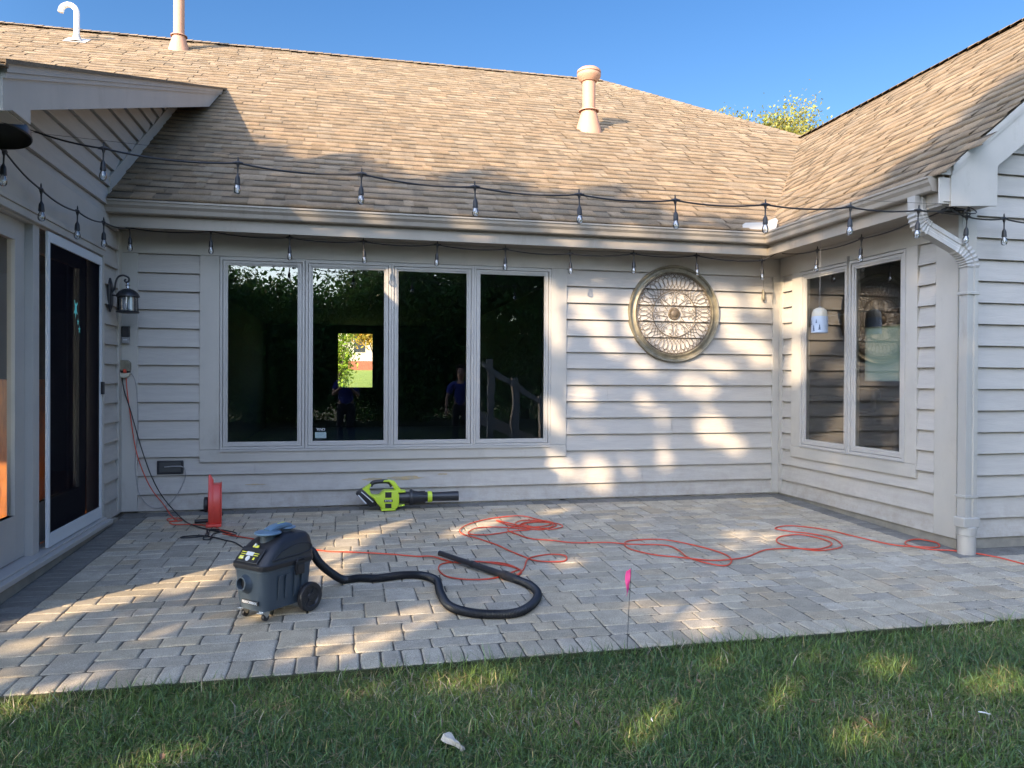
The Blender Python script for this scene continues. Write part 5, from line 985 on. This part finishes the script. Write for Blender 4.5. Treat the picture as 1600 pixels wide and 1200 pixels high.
# ---- wall lantern
t = thing('wall_lantern', 'black wall lantern with a scrolled arm beside the screen door', 'lantern', (XL+.024, -.40, 2.03))
b = MB(); b.rings([[(x, y*s_, z*s_) for y, z in [(-.05, -.10), (0, -.155), (.05, -.10), (.055, 0), (.05, .10), (0, .155), (-.05, .10), (-.055, 0)]] for x, s_ in ((0, 1), (.016, 1), (.026, .75))]); b.build('back_plate', M['iron'], t, bevel=.003)
cxl, cyl = .150, .02
b = MB(); b.tube(catmull([(.02, 0, .02), (.045, .002, .06), (.055, .004, .12), (.075, .006, .165), (.115, .012, .182), (.155, .018, .165), (.160, .02, .135), (.140, .018, .120), (.125, .016, .135), (.135, .018, .148)], 6), .0085, n=10); b.tube([(.02, 0, .0), (.07, .01, -.005), (.10, .015, .005)], .008, n=8); b.build('scroll_arm', M['iron'], t, smooth=True)
b = MB(); b.lathe([(0, .118), (.010, .115), (.016, .10), (.022, .092), (.012, .082), (.014, .072), (.024, .066), (.028, .058)], c=(cxl, cyl, 0), n=18); b.build('finial', M['chrome'], t, smooth=True)
b = MB(); b.lathe([(.022, .060), (.045, .055), (.075, .035), (.092, .012), (.100, -.002), (.100, -.012), (.090, -.016), (.06, -.016)], c=(cxl, cyl, 0), n=32); b.build('roof', M['iron'], t, smooth=True)
b = MB(); b.lathe([(.05, -.140), (.092, -.142), (.100, -.150), (.096, -.158), (.06, -.162), (0, -.164)], c=(cxl, cyl, 0), n=32); b.build('base', M['iron'], t, smooth=True)
b = MB()
for k in range(8): a = k*math.pi/4+.2; b.tube([(cxl+.082*math.cos(a), cyl+.082*math.sin(a), -.014), (cxl+.086*math.cos(a), cyl+.086*math.sin(a), -.145)], .0045, n=6)
b.build('cage', M['iron'], t)
b = MB(); b.lathe([(.038, -.016), (.038, -.128)], c=(cxl, cyl, 0), n=24); b.build('frosted_chimney', M['candle'], t, smooth=True)
b = MB(); b.lathe([(.080, -.016), (.084, -.142)], c=(cxl, cyl, 0), n=32); b.build('glass', M['bulbglass'], t, smooth=True)

# ---- round scroll-work wall hanging
t = thing('wall_medallion', 'large round bronze framed wall hanging of iron scrollwork between the two windows', 'wall decoration', (3.580, -.026, 2.022))
b = MB(); Ro = .540; b.lathe([(Ro-.086, -.014), (Ro-.086, .014), (Ro-.078, .026), (Ro-.066, .022), (Ro-.054, .008), (Ro-.034, .006), (Ro-.022, .030), (Ro-.008, .034), (Ro, .022), (Ro, -.014)], axis='y', n=96, c=(0, 0, 0), ring=True)
b.v = [(x, -y, z) for x, y, z in b.v]; b.build('ring_frame', M['bronze'], t, smooth=True)
Ri = Ro-.086; Rm = .255
def pol(rr, a, off=.004): return (rr*math.sin(a), -off, rr*math.cos(a))
b = MB()
b.tube([pol(Rm, 2*math.pi*i/72, .012) for i in range(73)], .0045, n=6); b.tube([pol(Ri-.01, 2*math.pi*i/90, .010) for i in range(91)], .005, n=6)
NS = 44
for k in range(NS):
    a0 = 2*math.pi*k/NS
    for s_ in (-1, 1):
        pts = [pol(Rm+(Ri-Rm)*q, a0+s_*(.21*math.sin(q*math.pi*.95)+.03*q), .008+.004*s_) for q in [i/7 for i in range(8)]]
        if k % 2 == 0:
            c0 = pol(Ri-.028, a0+s_*.07)
        b.tube(pts, .0028, n=5)
    if k % 2 == 0:
        for s_ in (-1, 1): b.tube([pol(Ri-.030+.020*math.cos(w), a0+s_*.045+.052*math.sin(w)*s_, .012) for w in [x*.7 for x in range(8)]], .0026, n=5)
b.build('outer_lattice', M['wire'], t, smooth=True)
b = MB()
for k in range(8):
    a0 = 2*math.pi*(k+.5)/8
    for s_ in (-1, 1):
        sp = []
        for i in range(22):
            w = i/21; rr = .085+.155*math.sin(w*math.pi*.62)/1.0; sp.append(pol(rr, a0+s_*(.02+.33*math.sin(w*math.pi*.9)**.8 if w > 0 else .02), .010))
        b.tube(sp, .0034, n=5)
        cxx = Vector(pol(.195, a0+s_*.135, .010)); sp2 = []
        for i in range(16):
            w = i/15*4.6; rr = .034*(1-.16*w); ang = a0+s_*w*1.0; sp2.append((cxx.x+rr*math.sin(ang), -.010, cxx.z+rr*math.cos(ang)))
        b.tube(sp2, .003, n=5)
        cxx = Vector(pol(.118, a0+s_*.20, .010)); sp2 = [(cxx.x+.022*(1-.15*w)*math.sin(a0+math.pi-s_*w), -.010, cxx.z+.022*(1-.15*w)*math.cos(a0+math.pi-s_*w)) for w in [i*.33 for i in range(14)]]
        b.tube(sp2, .003, n=5)
b.build('inner_scrolls', M['wire'], t, smooth=True)
b = MB(); b.lathe([(.072, .0), (.072, .006), (.062, .016), (.045, .014), (.038, .024), (.02, .030), (0, .032)], axis='y', n=28)
for k in range(18):
    a = k*math.pi/9; b.tube([pol(.040, a, .018), pol(.066, a+.1, .016)], .006, n=6)
b.v = [(x, -abs(y), z) for x, y, z in b.v]; b.build('center_rosette', M['wire'], t, smooth=True)

# ---- ceramic wind bell hanging under the right eave
t = thing('wind_bell', 'cream and pale blue ceramic bell hanging on a cord in front of the right window', 'wind bell', (4.60, -1.20, 2.005))
b = MB(); b.lathe([(.006, .008), (.030, .004), (.058, -.012), (.072, -.04), (.075, -.08), (.073, -.082)], n=30); b.build('bell_top', M['cream'], t, smooth=True)
b = MB(); b.lathe([(.074, -.081), (.077, -.10), (.078, -.235), (.079, -.243), (.074, -.243), (.072, -.1)], n=36); bb = b.build('bell_body', M['belldecal'], t, smooth=True)
b = MB()
for a, zb_, sz in ((2.55, -.215, .055), (2.95, -.165, .05), (3.35, -.225, .062), (3.7, -.15, .04), (4.1, -.215, .055), (2.2, -.17, .045)):
    for lv in range(3):
        w_ = sz*(.48-.13*lv); z0 = zb_+sz*.30*lv
        b.poly([(.0795*math.cos(a+q/.079), .0795*math.sin(a+q/.079), z0+h_) for q, h_ in ((-w_/2, 0), (w_/2, 0), (0, sz*.45))])
b.build('pine_print', M['darkblue'], bb)
b = MB(); b.tube([(0, 0, .0), (0, 0, .20), (0, 0, .675)], .0016, n=5); b.lathe([(.0, .02), (.010, .015), (.010, 0)], n=10); b.build('hanging_cord', M['greycord'], t)

# ---- string lights
def stringlight(name, label, cord_pts, sockets, clear=True, drop=.205, guide=None):
    t = thing(name, label, 'string lights', cord_pts[0])
    o0 = Vector(cord_pts[0]); b = MB(); b.tube([Vector(p)-o0 for p in cord_pts], .0062, n=6); b.build('cord', M['cord'], t, smooth=True)
    if guide: b = MB(); b.tube([Vector(p)-o0 for p in guide], .0012, n=4); b.build('guide_wire', M['cord'], t)
    sm = bm_ = None
    for i, (p, dirx) in enumerate(sockets):
        p = Vector(p)-o0; mw = Matrix.Translation(p) @ Matrix.Rotation(dirx, 4, 'Z') @ Matrix.Rotation(rng.uniform(-.05, .05), 4, 'Y') @ Matrix.Rotation(rng.uniform(-.05, .05), 4, 'X')
        if sm is None:
            b = MB(); b.tube([(-.036, 0, 0), (-.02, 0, .001), (-.008, 0, .002), (.008, 0, .002), (.02, 0, .001), (.036, 0, 0)], [.007, .010, .013, .013, .010, .007], n=8)
            b.tube([(0, -.0, .012), (0, 0, .034)], [.006, .005], n=8); b.tube([(0, .0, .030), (-.006, 0, .036), (0, 0, .042), (.006, 0, .036), (0, 0, .030)], .0022, n=5)
            b.lathe([(.013, .0), (.010, -.018), (.0055, -.032), (.005, -.075), (.008, -.085), (.014, -.095), (.0165, -.105), (.019, -.140), (.0195, -.146), (.0, -.146)], n=14)
            s_ = b.build('socket', M['cord'], t, smooth=True); s_.matrix_local = mw; sm = s_
            b = MB(); b.lathe([(.013, -.146), (.0150, -.152), (.0225, -.172), (.0245, -.186), (.0225, -.200), (.015, -.211), (.0, -.215)], n=16); g = b.build('bulb', M['bulbglass'], s_, smooth=True); bm_ = g
            b = MB(); b.tube([(-.004, 0, -.147), (-.007, 0, -.180), (0, 0, -.188), (.007, 0, -.180), (.004, 0, -.147)], .0016, n=5); fl = b.build('filament', M['silver'], s_)
        else:
            s_ = sm.copy(); COL.objects.link(s_); s_.parent = t; s_.matrix_local = mw
            for q in (bm_, fl): g = q.copy(); COL.objects.link(g); g.parent = s_
    return t
def sagged(pts, sag, n=8):
    out = []
    for i, (a, c) in enumerate(zip(pts[:-1], pts[1:])):
        a = Vector(a); c = Vector(c); sg = sag[i] if hasattr(sag, '__len__') else sag*(c-a).length
        for j in range(n): q = j/n; out.append(a.lerp(c, q)-Vector((0, 0, 4*sg*q*(1-q))))
    out.append(Vector(pts[-1])); return out
upts = [(-2.061, -2.294, 2.928), (-1.578, -2.338, 2.815), (-.716, -2.415, 2.753), (.11, -2.489, 2.712), (.898, -2.56, 2.652), (1.651, -2.627, 2.625), (2.369, -2.691, 2.609), (3.065, -2.754, 2.601), (3.743, -2.814, 2.605), (4.30, -2.865, 2.600), (4.60, -2.86, 2.625)]
up2 = upts+[(4.80, -2.80, 2.590), (5.203, -2.75, 2.605), (5.75, -2.72, 2.60)]
stringlight('string_lights', 'black cord of clear bulbs strung across the patio in front of the roof', [Vector((-1.92, -2.75, 2.80))]+sagged(up2, .035), [(p, math.atan2(-.6, 6.7)) for p in upts[1:9]]+[((4.30, -2.865, 2.600), 0), ((4.80, -2.80, 2.590), 0), ((5.203, -2.75, 2.605), 0)], guide=[(-2.04, -2.30, 2.90), (.9, -2.56, 2.69), (4.6, -2.87, 2.66)])
lpts = [(-1.995, -2.98, 2.72), (-1.995, -2.786, 2.641), (-1.995, -2.22, 2.545), (-1.995, -1.512, 2.551), (-1.99, -.887, 2.594), (-1.931, -.32, 2.656), (-1.231, -.32, 2.659), (-.519, -.32, 2.631), (.176, -.32, 2.625), (.9, -.32, 2.625), (1.595, -.32, 2.609), (2.283, -.32, 2.592), (2.983, -.32, 2.62), (3.704, -.32, 2.629), (4.46, -.36, 2.60), (4.60, -.44, 2.68)]
stringlight('string_lights', 'black cord of clear bulbs hung along the left wall and under the back eave', sagged(lpts, .035), [(p, math.pi/2) for p in lpts[1:5]]+[(p, 0) for p in lpts[5:15]])
rpts = [(4.62, -.50, 2.66), (4.65, -1.079, 2.60), (4.65, -1.747, 2.60), (4.62, -2.45, 2.62), (4.60, -2.80, 2.64)]
stringlight('string_lights', 'short black cord of bulbs under the eave above the right window', sagged(rpts, .03), [(rpts[1], math.pi/2), (rpts[2], math.pi/2)])
# tangle of spare cord at the corner of the right gable
b = MB(); rr_ = random.Random(3)
P = [(4.62+rr_.uniform(-.09, .22), -2.84+rr_.uniform(-.05, .05), 2.622+rr_.uniform(-.03, .035)) for _ in range(26)]; b.tube(catmull(P, 5), .0045, n=5)
tag(b.build('cord_bundle', M['cord'], None, smooth=True), 'tangled bundle of black cord under the corner of the right gable', 'cord')
# small white ornament hanging in the inner corner
t = thing('hanging_ornament', 'small pale ornament hanging on a string in the inner corner below the gutter', 'ornament', (4.66, -.06, 2.33))
b = MB(); b.lathe([(0, 0), (.010, -.01), (.014, -.06), (.020, -.10), (.018, -.125), (0, -.13)], n=12); b.build('drop', M['bronze'], t, smooth=True); b = MB(); b.tube([(0, 0, 0), (0, -.01, .15), (0, 0, .30)], .0015, n=4); b.build('string', M['cord'], t)

# ---- dark dish shade at the left edge
t = thing('lamp_shade', 'black metal dish shade on an arm at the left edge beneath the roof', 'lamp', (-1.94, -3.10, 2.735))
b = MB(); b.lathe([(.20, -.095), (.205, -.088), (.198, -.05), (.175, -.01), (.13, .025), (.08, .045), (.04, .055), (.04, .09), (0, .095)], n=48); b.build('shade', M['iron'], t, smooth=True, mw=Matrix.Rotation(math.radians(-8), 4, 'X'))
b = MB(); b.rings([[(x, -.9, z) for x, z in ((-.03, .07), (.03, .07), (.03, .155), (-.03, .155))], [(x, .12, z) for x, z in ((-.03, .06), (.03, .06), (.03, .135), (-.03, .135))], [(x, .31, z) for x, z in ((-.012, .07), (.012, .07), (.012, .09), (-.012, .09))]]); b.build('arm', M['iron'], t, bevel=.004)

# ---- marker flag
t = thing('marker_flag', 'small pink marker flag on a wire at the edge of the lawn', 'flag', (1.452, -4.135, -.22))
b = MB(); b.tube([(0, 0, 0), (.008, 0, .25), (.022, .0, .52)], .0018, n=5); b.build('wire', M['iron'], t)
b = MB(); nu, nv = 7, 5; pts = {}
for i in range(nu):
    for j in range(nv):
        u_, v_ = i/(nu-1), j/(nv-1); pts[i, j] = (.021-.03*v_*(.35+.65*u_)-.004+.006*math.sin(u_*5+v_*3), .022*v_*math.cos(u_*4)+.01*v_, .518-.105*u_-.022*v_*(1+u_))
for i in range(nu-1):
    for j in range(nv-1): b.quad(pts[i, j], pts[i+1, j], pts[i+1, j+1], pts[i, j+1])
b.build('flag', M['pink'], t, smooth=True, merge=True)

# ---- litter on the lawn
def gz_(x, y): return float(gh(np.array(x), np.array(y)))
b = MB(); sec = []
for i in range(8):
    q = i/7; w_ = .020+.008*math.sin(q*5+1)-.008*q; sec.append([(q*.105-.05, -w_, 0), (q*.105-.05+.004*math.sin(i*2.), w_*.9, .002), (q*.105-.05, w_*.6, .016+.004*math.sin(i*1.7)), (q*.105-.05, -w_*.5, .018+.003*math.cos(i*2.3))])
b.rings(sec); o = b.build('wood_chunk', M['driftwood'], None, smooth=True); tag(o, 'pale weathered chunk of wood lying on the lawn in front', 'wood'); o.location = (.425, -4.93, gz_(.4, -4.93)+.055); o.rotation_euler = (.1, .18, math.radians(-57))
def leaf_(x, y, z, s, rz, label, m_='deadleaf', rx=.3):
    out = [(0, -1), (.35, -.55), (.75, -.6), (.6, -.1), (1, .25), (.45, .35), (.3, .85), (0, .6), (-.3, .95), (-.4, .35), (-.95, .3), (-.6, -.1), (-.7, -.55), (-.3, -.5)]
    b = MB(); c = (0, 0, .15*s)
    for i in range(len(out)): p, q = out[i], out[(i+1) % len(out)]; b.poly([(p[0]*s*.6, p[1]*s, .25*s*abs(p[0])), (q[0]*s*.6, q[1]*s, .25*s*abs(q[0])), (0, 0, -.05*s)])
    o = b.build('fallen_leaf', M[m_], None, merge=True); o.location = (x, y, gz_(x, y)+.075); o.rotation_euler = (rx, rx*.6, rz); tag(o, label, 'leaf', group='fallen leaves on the lawn')
leaf_(.94, -4.90, -.150, .022, .4, 'tan dead leaf on the lawn near the middle of the bottom edge')
leaf_(2.02, -4.92, -.150, .024, 1.4, 'pale curled dead leaf on the lawn below the patch of sunlit grass')
leaf_(2.13, -5.13, -.160, .040, .9, 'largest brown dead leaf, lower right on the lawn', rx=.5)
leaf_(2.24, -5.15, -.155, .024, 2.4, 'small reddish dead leaf beside the largest brown one')
leaf_(-.66, -4.85, -.155, .022, .2, 'brown dead leaf at the bottom left of the lawn')
leaf_(1.62, -4.62, -.150, .020, .2, 'small brown dead leaf near the top middle of the lawn')
for x, y, rz, L, lb in ((1.245, -4.96, 1.3, .035, 'short white twig standing in the lawn right of centre'), (2.66, -5.18, -.6, .045, 'thin white twig on the lawn at the lower right')):
    b = MB(); b.tube([(-L/2, 0, 0), (0, .002, .003), (L/2, 0, .004)], [.002, .003, .0015], n=5); o = b.build('twig', M['white'], None); o.location = (x, y, gz_(x, y)+.085); o.rotation_euler = (0, .15, rz); tag(o, lb, 'twig')

# ---- sticker on the second window
w2 = wins[1]; wi = (HM @ frameM((-.384, -.018, .582), (1, 0, 0), (0, 0, 1)))
b = MB(); b.box(.095, .205, .098, .160, -.0115, -.0110); st = b.build('sticker', mat('sticker_print', (.28, .36, .36), .5, var=(.20, .28, .30), vscale=60), w2)
text('sticker_text', 'TEVO', .034, M['silver'], w2, Matrix.Translation((.150, .185, -.0115)), ext=.0003)

# ---- furniture glimpsed indoors
t = thing('cabinet', 'orange wooden cabinet glimpsed through the glass door at far left', 'cabinet', (-3.15, -.02, 0.01))
b = MB(); b.box(-.3, .3, -.33, .33, 0, 1.25); b.build('carcass', M['wood'], t, bevel=.006)
b = MB(); b.box(.301, .318, -.32, -.01, .05, 1.10); b.build('door', M['wood'], t, bevel=.004); b = MB(); b.box(.301, .318, .01, .32, .05, 1.10); b.build('door', M['wood'], t, bevel=.004)
t = thing('sofa', 'dark sofa back seen through the right wing window', 'sofa', (8.2, 3.2, 0))
b = MB(); b.box(-.2, .2, -1.3, 1.3, .15, 1.02); b.box(-.2, .6, -1.3, 1.3, .12, .45); b.build('upholstery', M['jeans'], t, bevel=.08, seg=4, smooth=True)
b = MB(); b.box(-.28, -.1, -.9, -.25, .8, 1.16); b.build('cushion', M['jeans'], t, bevel=.05, seg=3, smooth=True)

# ---- two people and a stair rail behind the photographer, seen only as reflections
def skinmesh(name, J, E, parent, m_, sub=2):
    me = bpy.data.meshes.new(name); me.from_pydata([j[0] for j in J], E, []); o = bpy.data.objects.new(name, me); COL.objects.link(o); o.parent = parent
    sk = o.modifiers.new('skin', 'SKIN'); sk.use_smooth_shade = True
    for i, j in enumerate(J): me.skin_vertices[0].data[i].radius = (j[1], j[2] if len(j) > 2 else j[1]); 
    me.skin_vertices[0].data[0].use_root = True
    if sub: ss = o.modifiers.new('sub', 'SUBSURF'); ss.levels = sub; ss.render_levels = sub
    bpy.context.view_layer.update(); dg = bpy.context.evaluated_depsgraph_get(); m2 = bpy.data.meshes.new_from_object(o.evaluated_get(dg)); o.modifiers.clear(); o.data = m2; m2.name = name; m2.materials.clear(); m2.materials.append(m_); return o
def person(x, y, z, rz, label, raise_=1.0, lean=0):
    t = thing('person', label, 'person', (x, y, z), rz)
    sh = 1.42; ly = lean
    if raise_ > .5: EL, WR = (.25, .10, 1.15), (.06, .30, 1.34)
    else: EL, WR = (.30, .02+ly, 1.12), (.30, .14+ly, .88)
    J = [((0, 0, .95), .14, .10), ((0, .0+ly*.3, 1.12), .13, .095), ((0, 0+ly*.7, 1.30), .15, .10), ((0, ly, 1.43), .09, .075), ((0, .01+ly, 1.52), .052), ((0, .02+ly, 1.60), .075, .085), ((0, .015+ly, 1.68), .078, .095), ((0, .01+ly, 1.745), .05, .06)]
    E = [(i, i+1) for i in range(7)]
    for s_ in (-1, 1):
        k = len(J); J += [((s_*.18, ly, 1.40), .062), ((s_*EL[0], EL[1]+ly*0, EL[2]), .043), ((s_*WR[0], WR[1], WR[2]), .028)]; E += [(3, k), (k, k+1), (k+1, k+2)]
        k = len(J); J += [((s_*.10, 0, .86), .090), ((s_*.115, .015, .48), .060), ((s_*.12, -.01, .10), .042), ((s_*.13, .12, .035), .038)]; E += [(0, k), (k, k+1), (k+1, k+2), (k+2, k+3)]
        # hand: palm, four fingers of unequal length and a thumb from the side of the palm
        w_ = Vector((s_*WR[0], WR[1], WR[2])); d1 = (w_-Vector((s_*EL[0], EL[1], EL[2]))).normalized(); sd_ = d1.cross(Vector((0, 0, 1))).normalized() if abs(d1.z) < .9 else Vector((0, 1, 0)); nn = sd_.cross(d1).normalized()
        HJ = [(tuple(w_+d1*.045), .030, .016), (tuple(w_+d1*.085), .034, .015), (tuple(w_), .022)]; HE = [(0, 1), (0, 2)]
        for fi, (off, Lf) in enumerate(((-.030, .062), (-.010, .074), (.010, .070), (.029, .054))):
            q = len(HJ); base = w_+d1*.092+sd_*off; HJ += [(tuple(base), .0095), (tuple(base+d1*Lf*.55-nn*Lf*.12), .0085), (tuple(base+d1*Lf*.85-nn*Lf*.45), .0075)]; HE += [(1, q), (q, q+1), (q+1, q+2)]
        q = len(HJ); base = w_+d1*.040-sd_*.034*s_; HJ += [(tuple(base), .011), (tuple(base-sd_*.028*s_+d1*.028), .0095), (tuple(base-sd_*.030*s_+d1*.058-nn*.01), .008)]; HE += [(0, q), (q, q+1), (q+1, q+2)]
        skinmesh('hand', HJ, HE, t, M['skin'], 1)
    skinmesh('body', J, E, t, M['skin'])
    T = [((0, 0, .86), .162, .13), ((0, ly*.3, 1.12), .150, .118), ((0, ly*.7, 1.30), .168, .125), ((0, ly, 1.44), .085, .08)]
    TE = [(0, 1), (1, 2), (2, 3)]
    for s_ in (-1, 1):
        k = len(T); mid = Vector((s_*.18, ly, 1.40)).lerp(Vector((s_*EL[0], EL[1], EL[2])), .7); T += [((s_*.18, ly, 1.40), .080), (tuple(mid), .066)]; TE += [(3, k), (k, k+1)]
    skinmesh('shirt', T, TE, t, M['bluecloth'])
    T = [((0, 0, 1.04), .150, .12), ((0, 0, .94), .155, .125)]; TE = [(0, 1)]
    for s_ in (-1, 1):
        k = len(T); T += [((s_*.10, 0, .84), .108), ((s_*.115, .012, .48), .082), ((s_*.12, -.01, .11), .066)]; TE += [(1, k), (k, k+1), (k+1, k+2)]
    skinmesh('trousers', T, TE, t, M['jeans'])
    skinmesh('hair', [((0, -.012+ly, 1.70), .085, .10), ((0, -.03+ly, 1.735), .078, .085), ((0, -.06+ly, 1.64), .05, .05)], [(0, 1), (0, 2)], t, M['hair'])
    b = MB(); b.tube([(0, .108+ly, 1.665), (0, .128+ly, 1.635), (0, .108+ly, 1.628)], [.008, .014, .010], n=8); b.build('nose', M['skin'], t, smooth=True)
    b = MB(); 
    for s_ in (-1, 1): b.lathe([(0, -.011), (.008, -.008), (.011, 0), (.008, .008), (0, .011)], axis='y', n=10, c=(s_*.031, .098+ly, 1.668))
    b.build('eyes', M['iron'], t, smooth=True)
    b = MB(); b.tube([(-.024, .100+ly, 1.592), (0, .110+ly, 1.590), (.024, .100+ly, 1.592)], [.003, .006, .003], n=6); b.build('mouth', M['redplastic'], t, smooth=True)
    b = MB()
    for s_ in (-1, 1): b.lathe([(0, -.006), (.016, -.005), (.022, 0), (.016, .006), (0, .006)], axis='x', n=12, c=(s_*.084, .005+ly, 1.65))
    b.build('ears', M['skin'], t, smooth=True)
    b = MB()
    for s_ in (-1, 1): b.box(s_*.13-.05, s_*.13+.05, -.09, .19, 0.0, .085)
    b.build('shoes', M['iron'], t, bevel=.03, seg=3, smooth=True); return t
person(0.02, -8.34, gz_(0, -8.3), 0, 'person in a blue shirt holding up a camera, reflected in the second window pane', 1.0)
person(2.42, -8.15, gz_(2.4, -8.1), .15, 'person in a blue shirt leaning forward, reflected at the right of the third window pane', 0.0, .10)
t = thing('stair_railing', 'painted wooden stair railing reflected in the fourth window pane', 'railing', (3.7, -8.55, gz_(3.7, -8.55)))
for x, h_ in ((.0, 1.35), (.62, .95), (-.55, 1.75)):
    b = MB(); b.box(x-.07, x+.07, -.07, .07, 0, h_+.2); b.build('post', M['deckwood'], t, bevel=.006)
b = MB(); b.rings([[(-.75, y, 1.75+z) for y, z in ((-.09, 0), (.09, 0), (.09, .14), (-.09, .14))], [(1.2, y, .55+z) for y, z in ((-.09, 0), (.09, 0), (.09, .14), (-.09, .14))]]); b.build('handrail', M['deckwood'], t, bevel=.006)
b = MB(); b.rings([[(-.75, y, .5+z) for y, z in ((-.5, 0), (-.46, 0), (-.46, .28), (-.5, .28))], [(1.1, y, -.3+z) for y, z in ((-.5, 0), (-.46, 0), (-.46, .28), (-.5, .28))]]); b.build('stringer', M['deckwood'], t)

t = house
b = MB(); b.quad((10.05, 4.20, 1.28), (10.05, 5.24, 1.28), (10.05, 5.24, 2.34), (10.05, 4.20, 2.34)); part(b, 'roller_blind', mat('blind_cloth', (.62, .60, .46), .8, trans=.85), 'pale blind in the far window of the right wing')
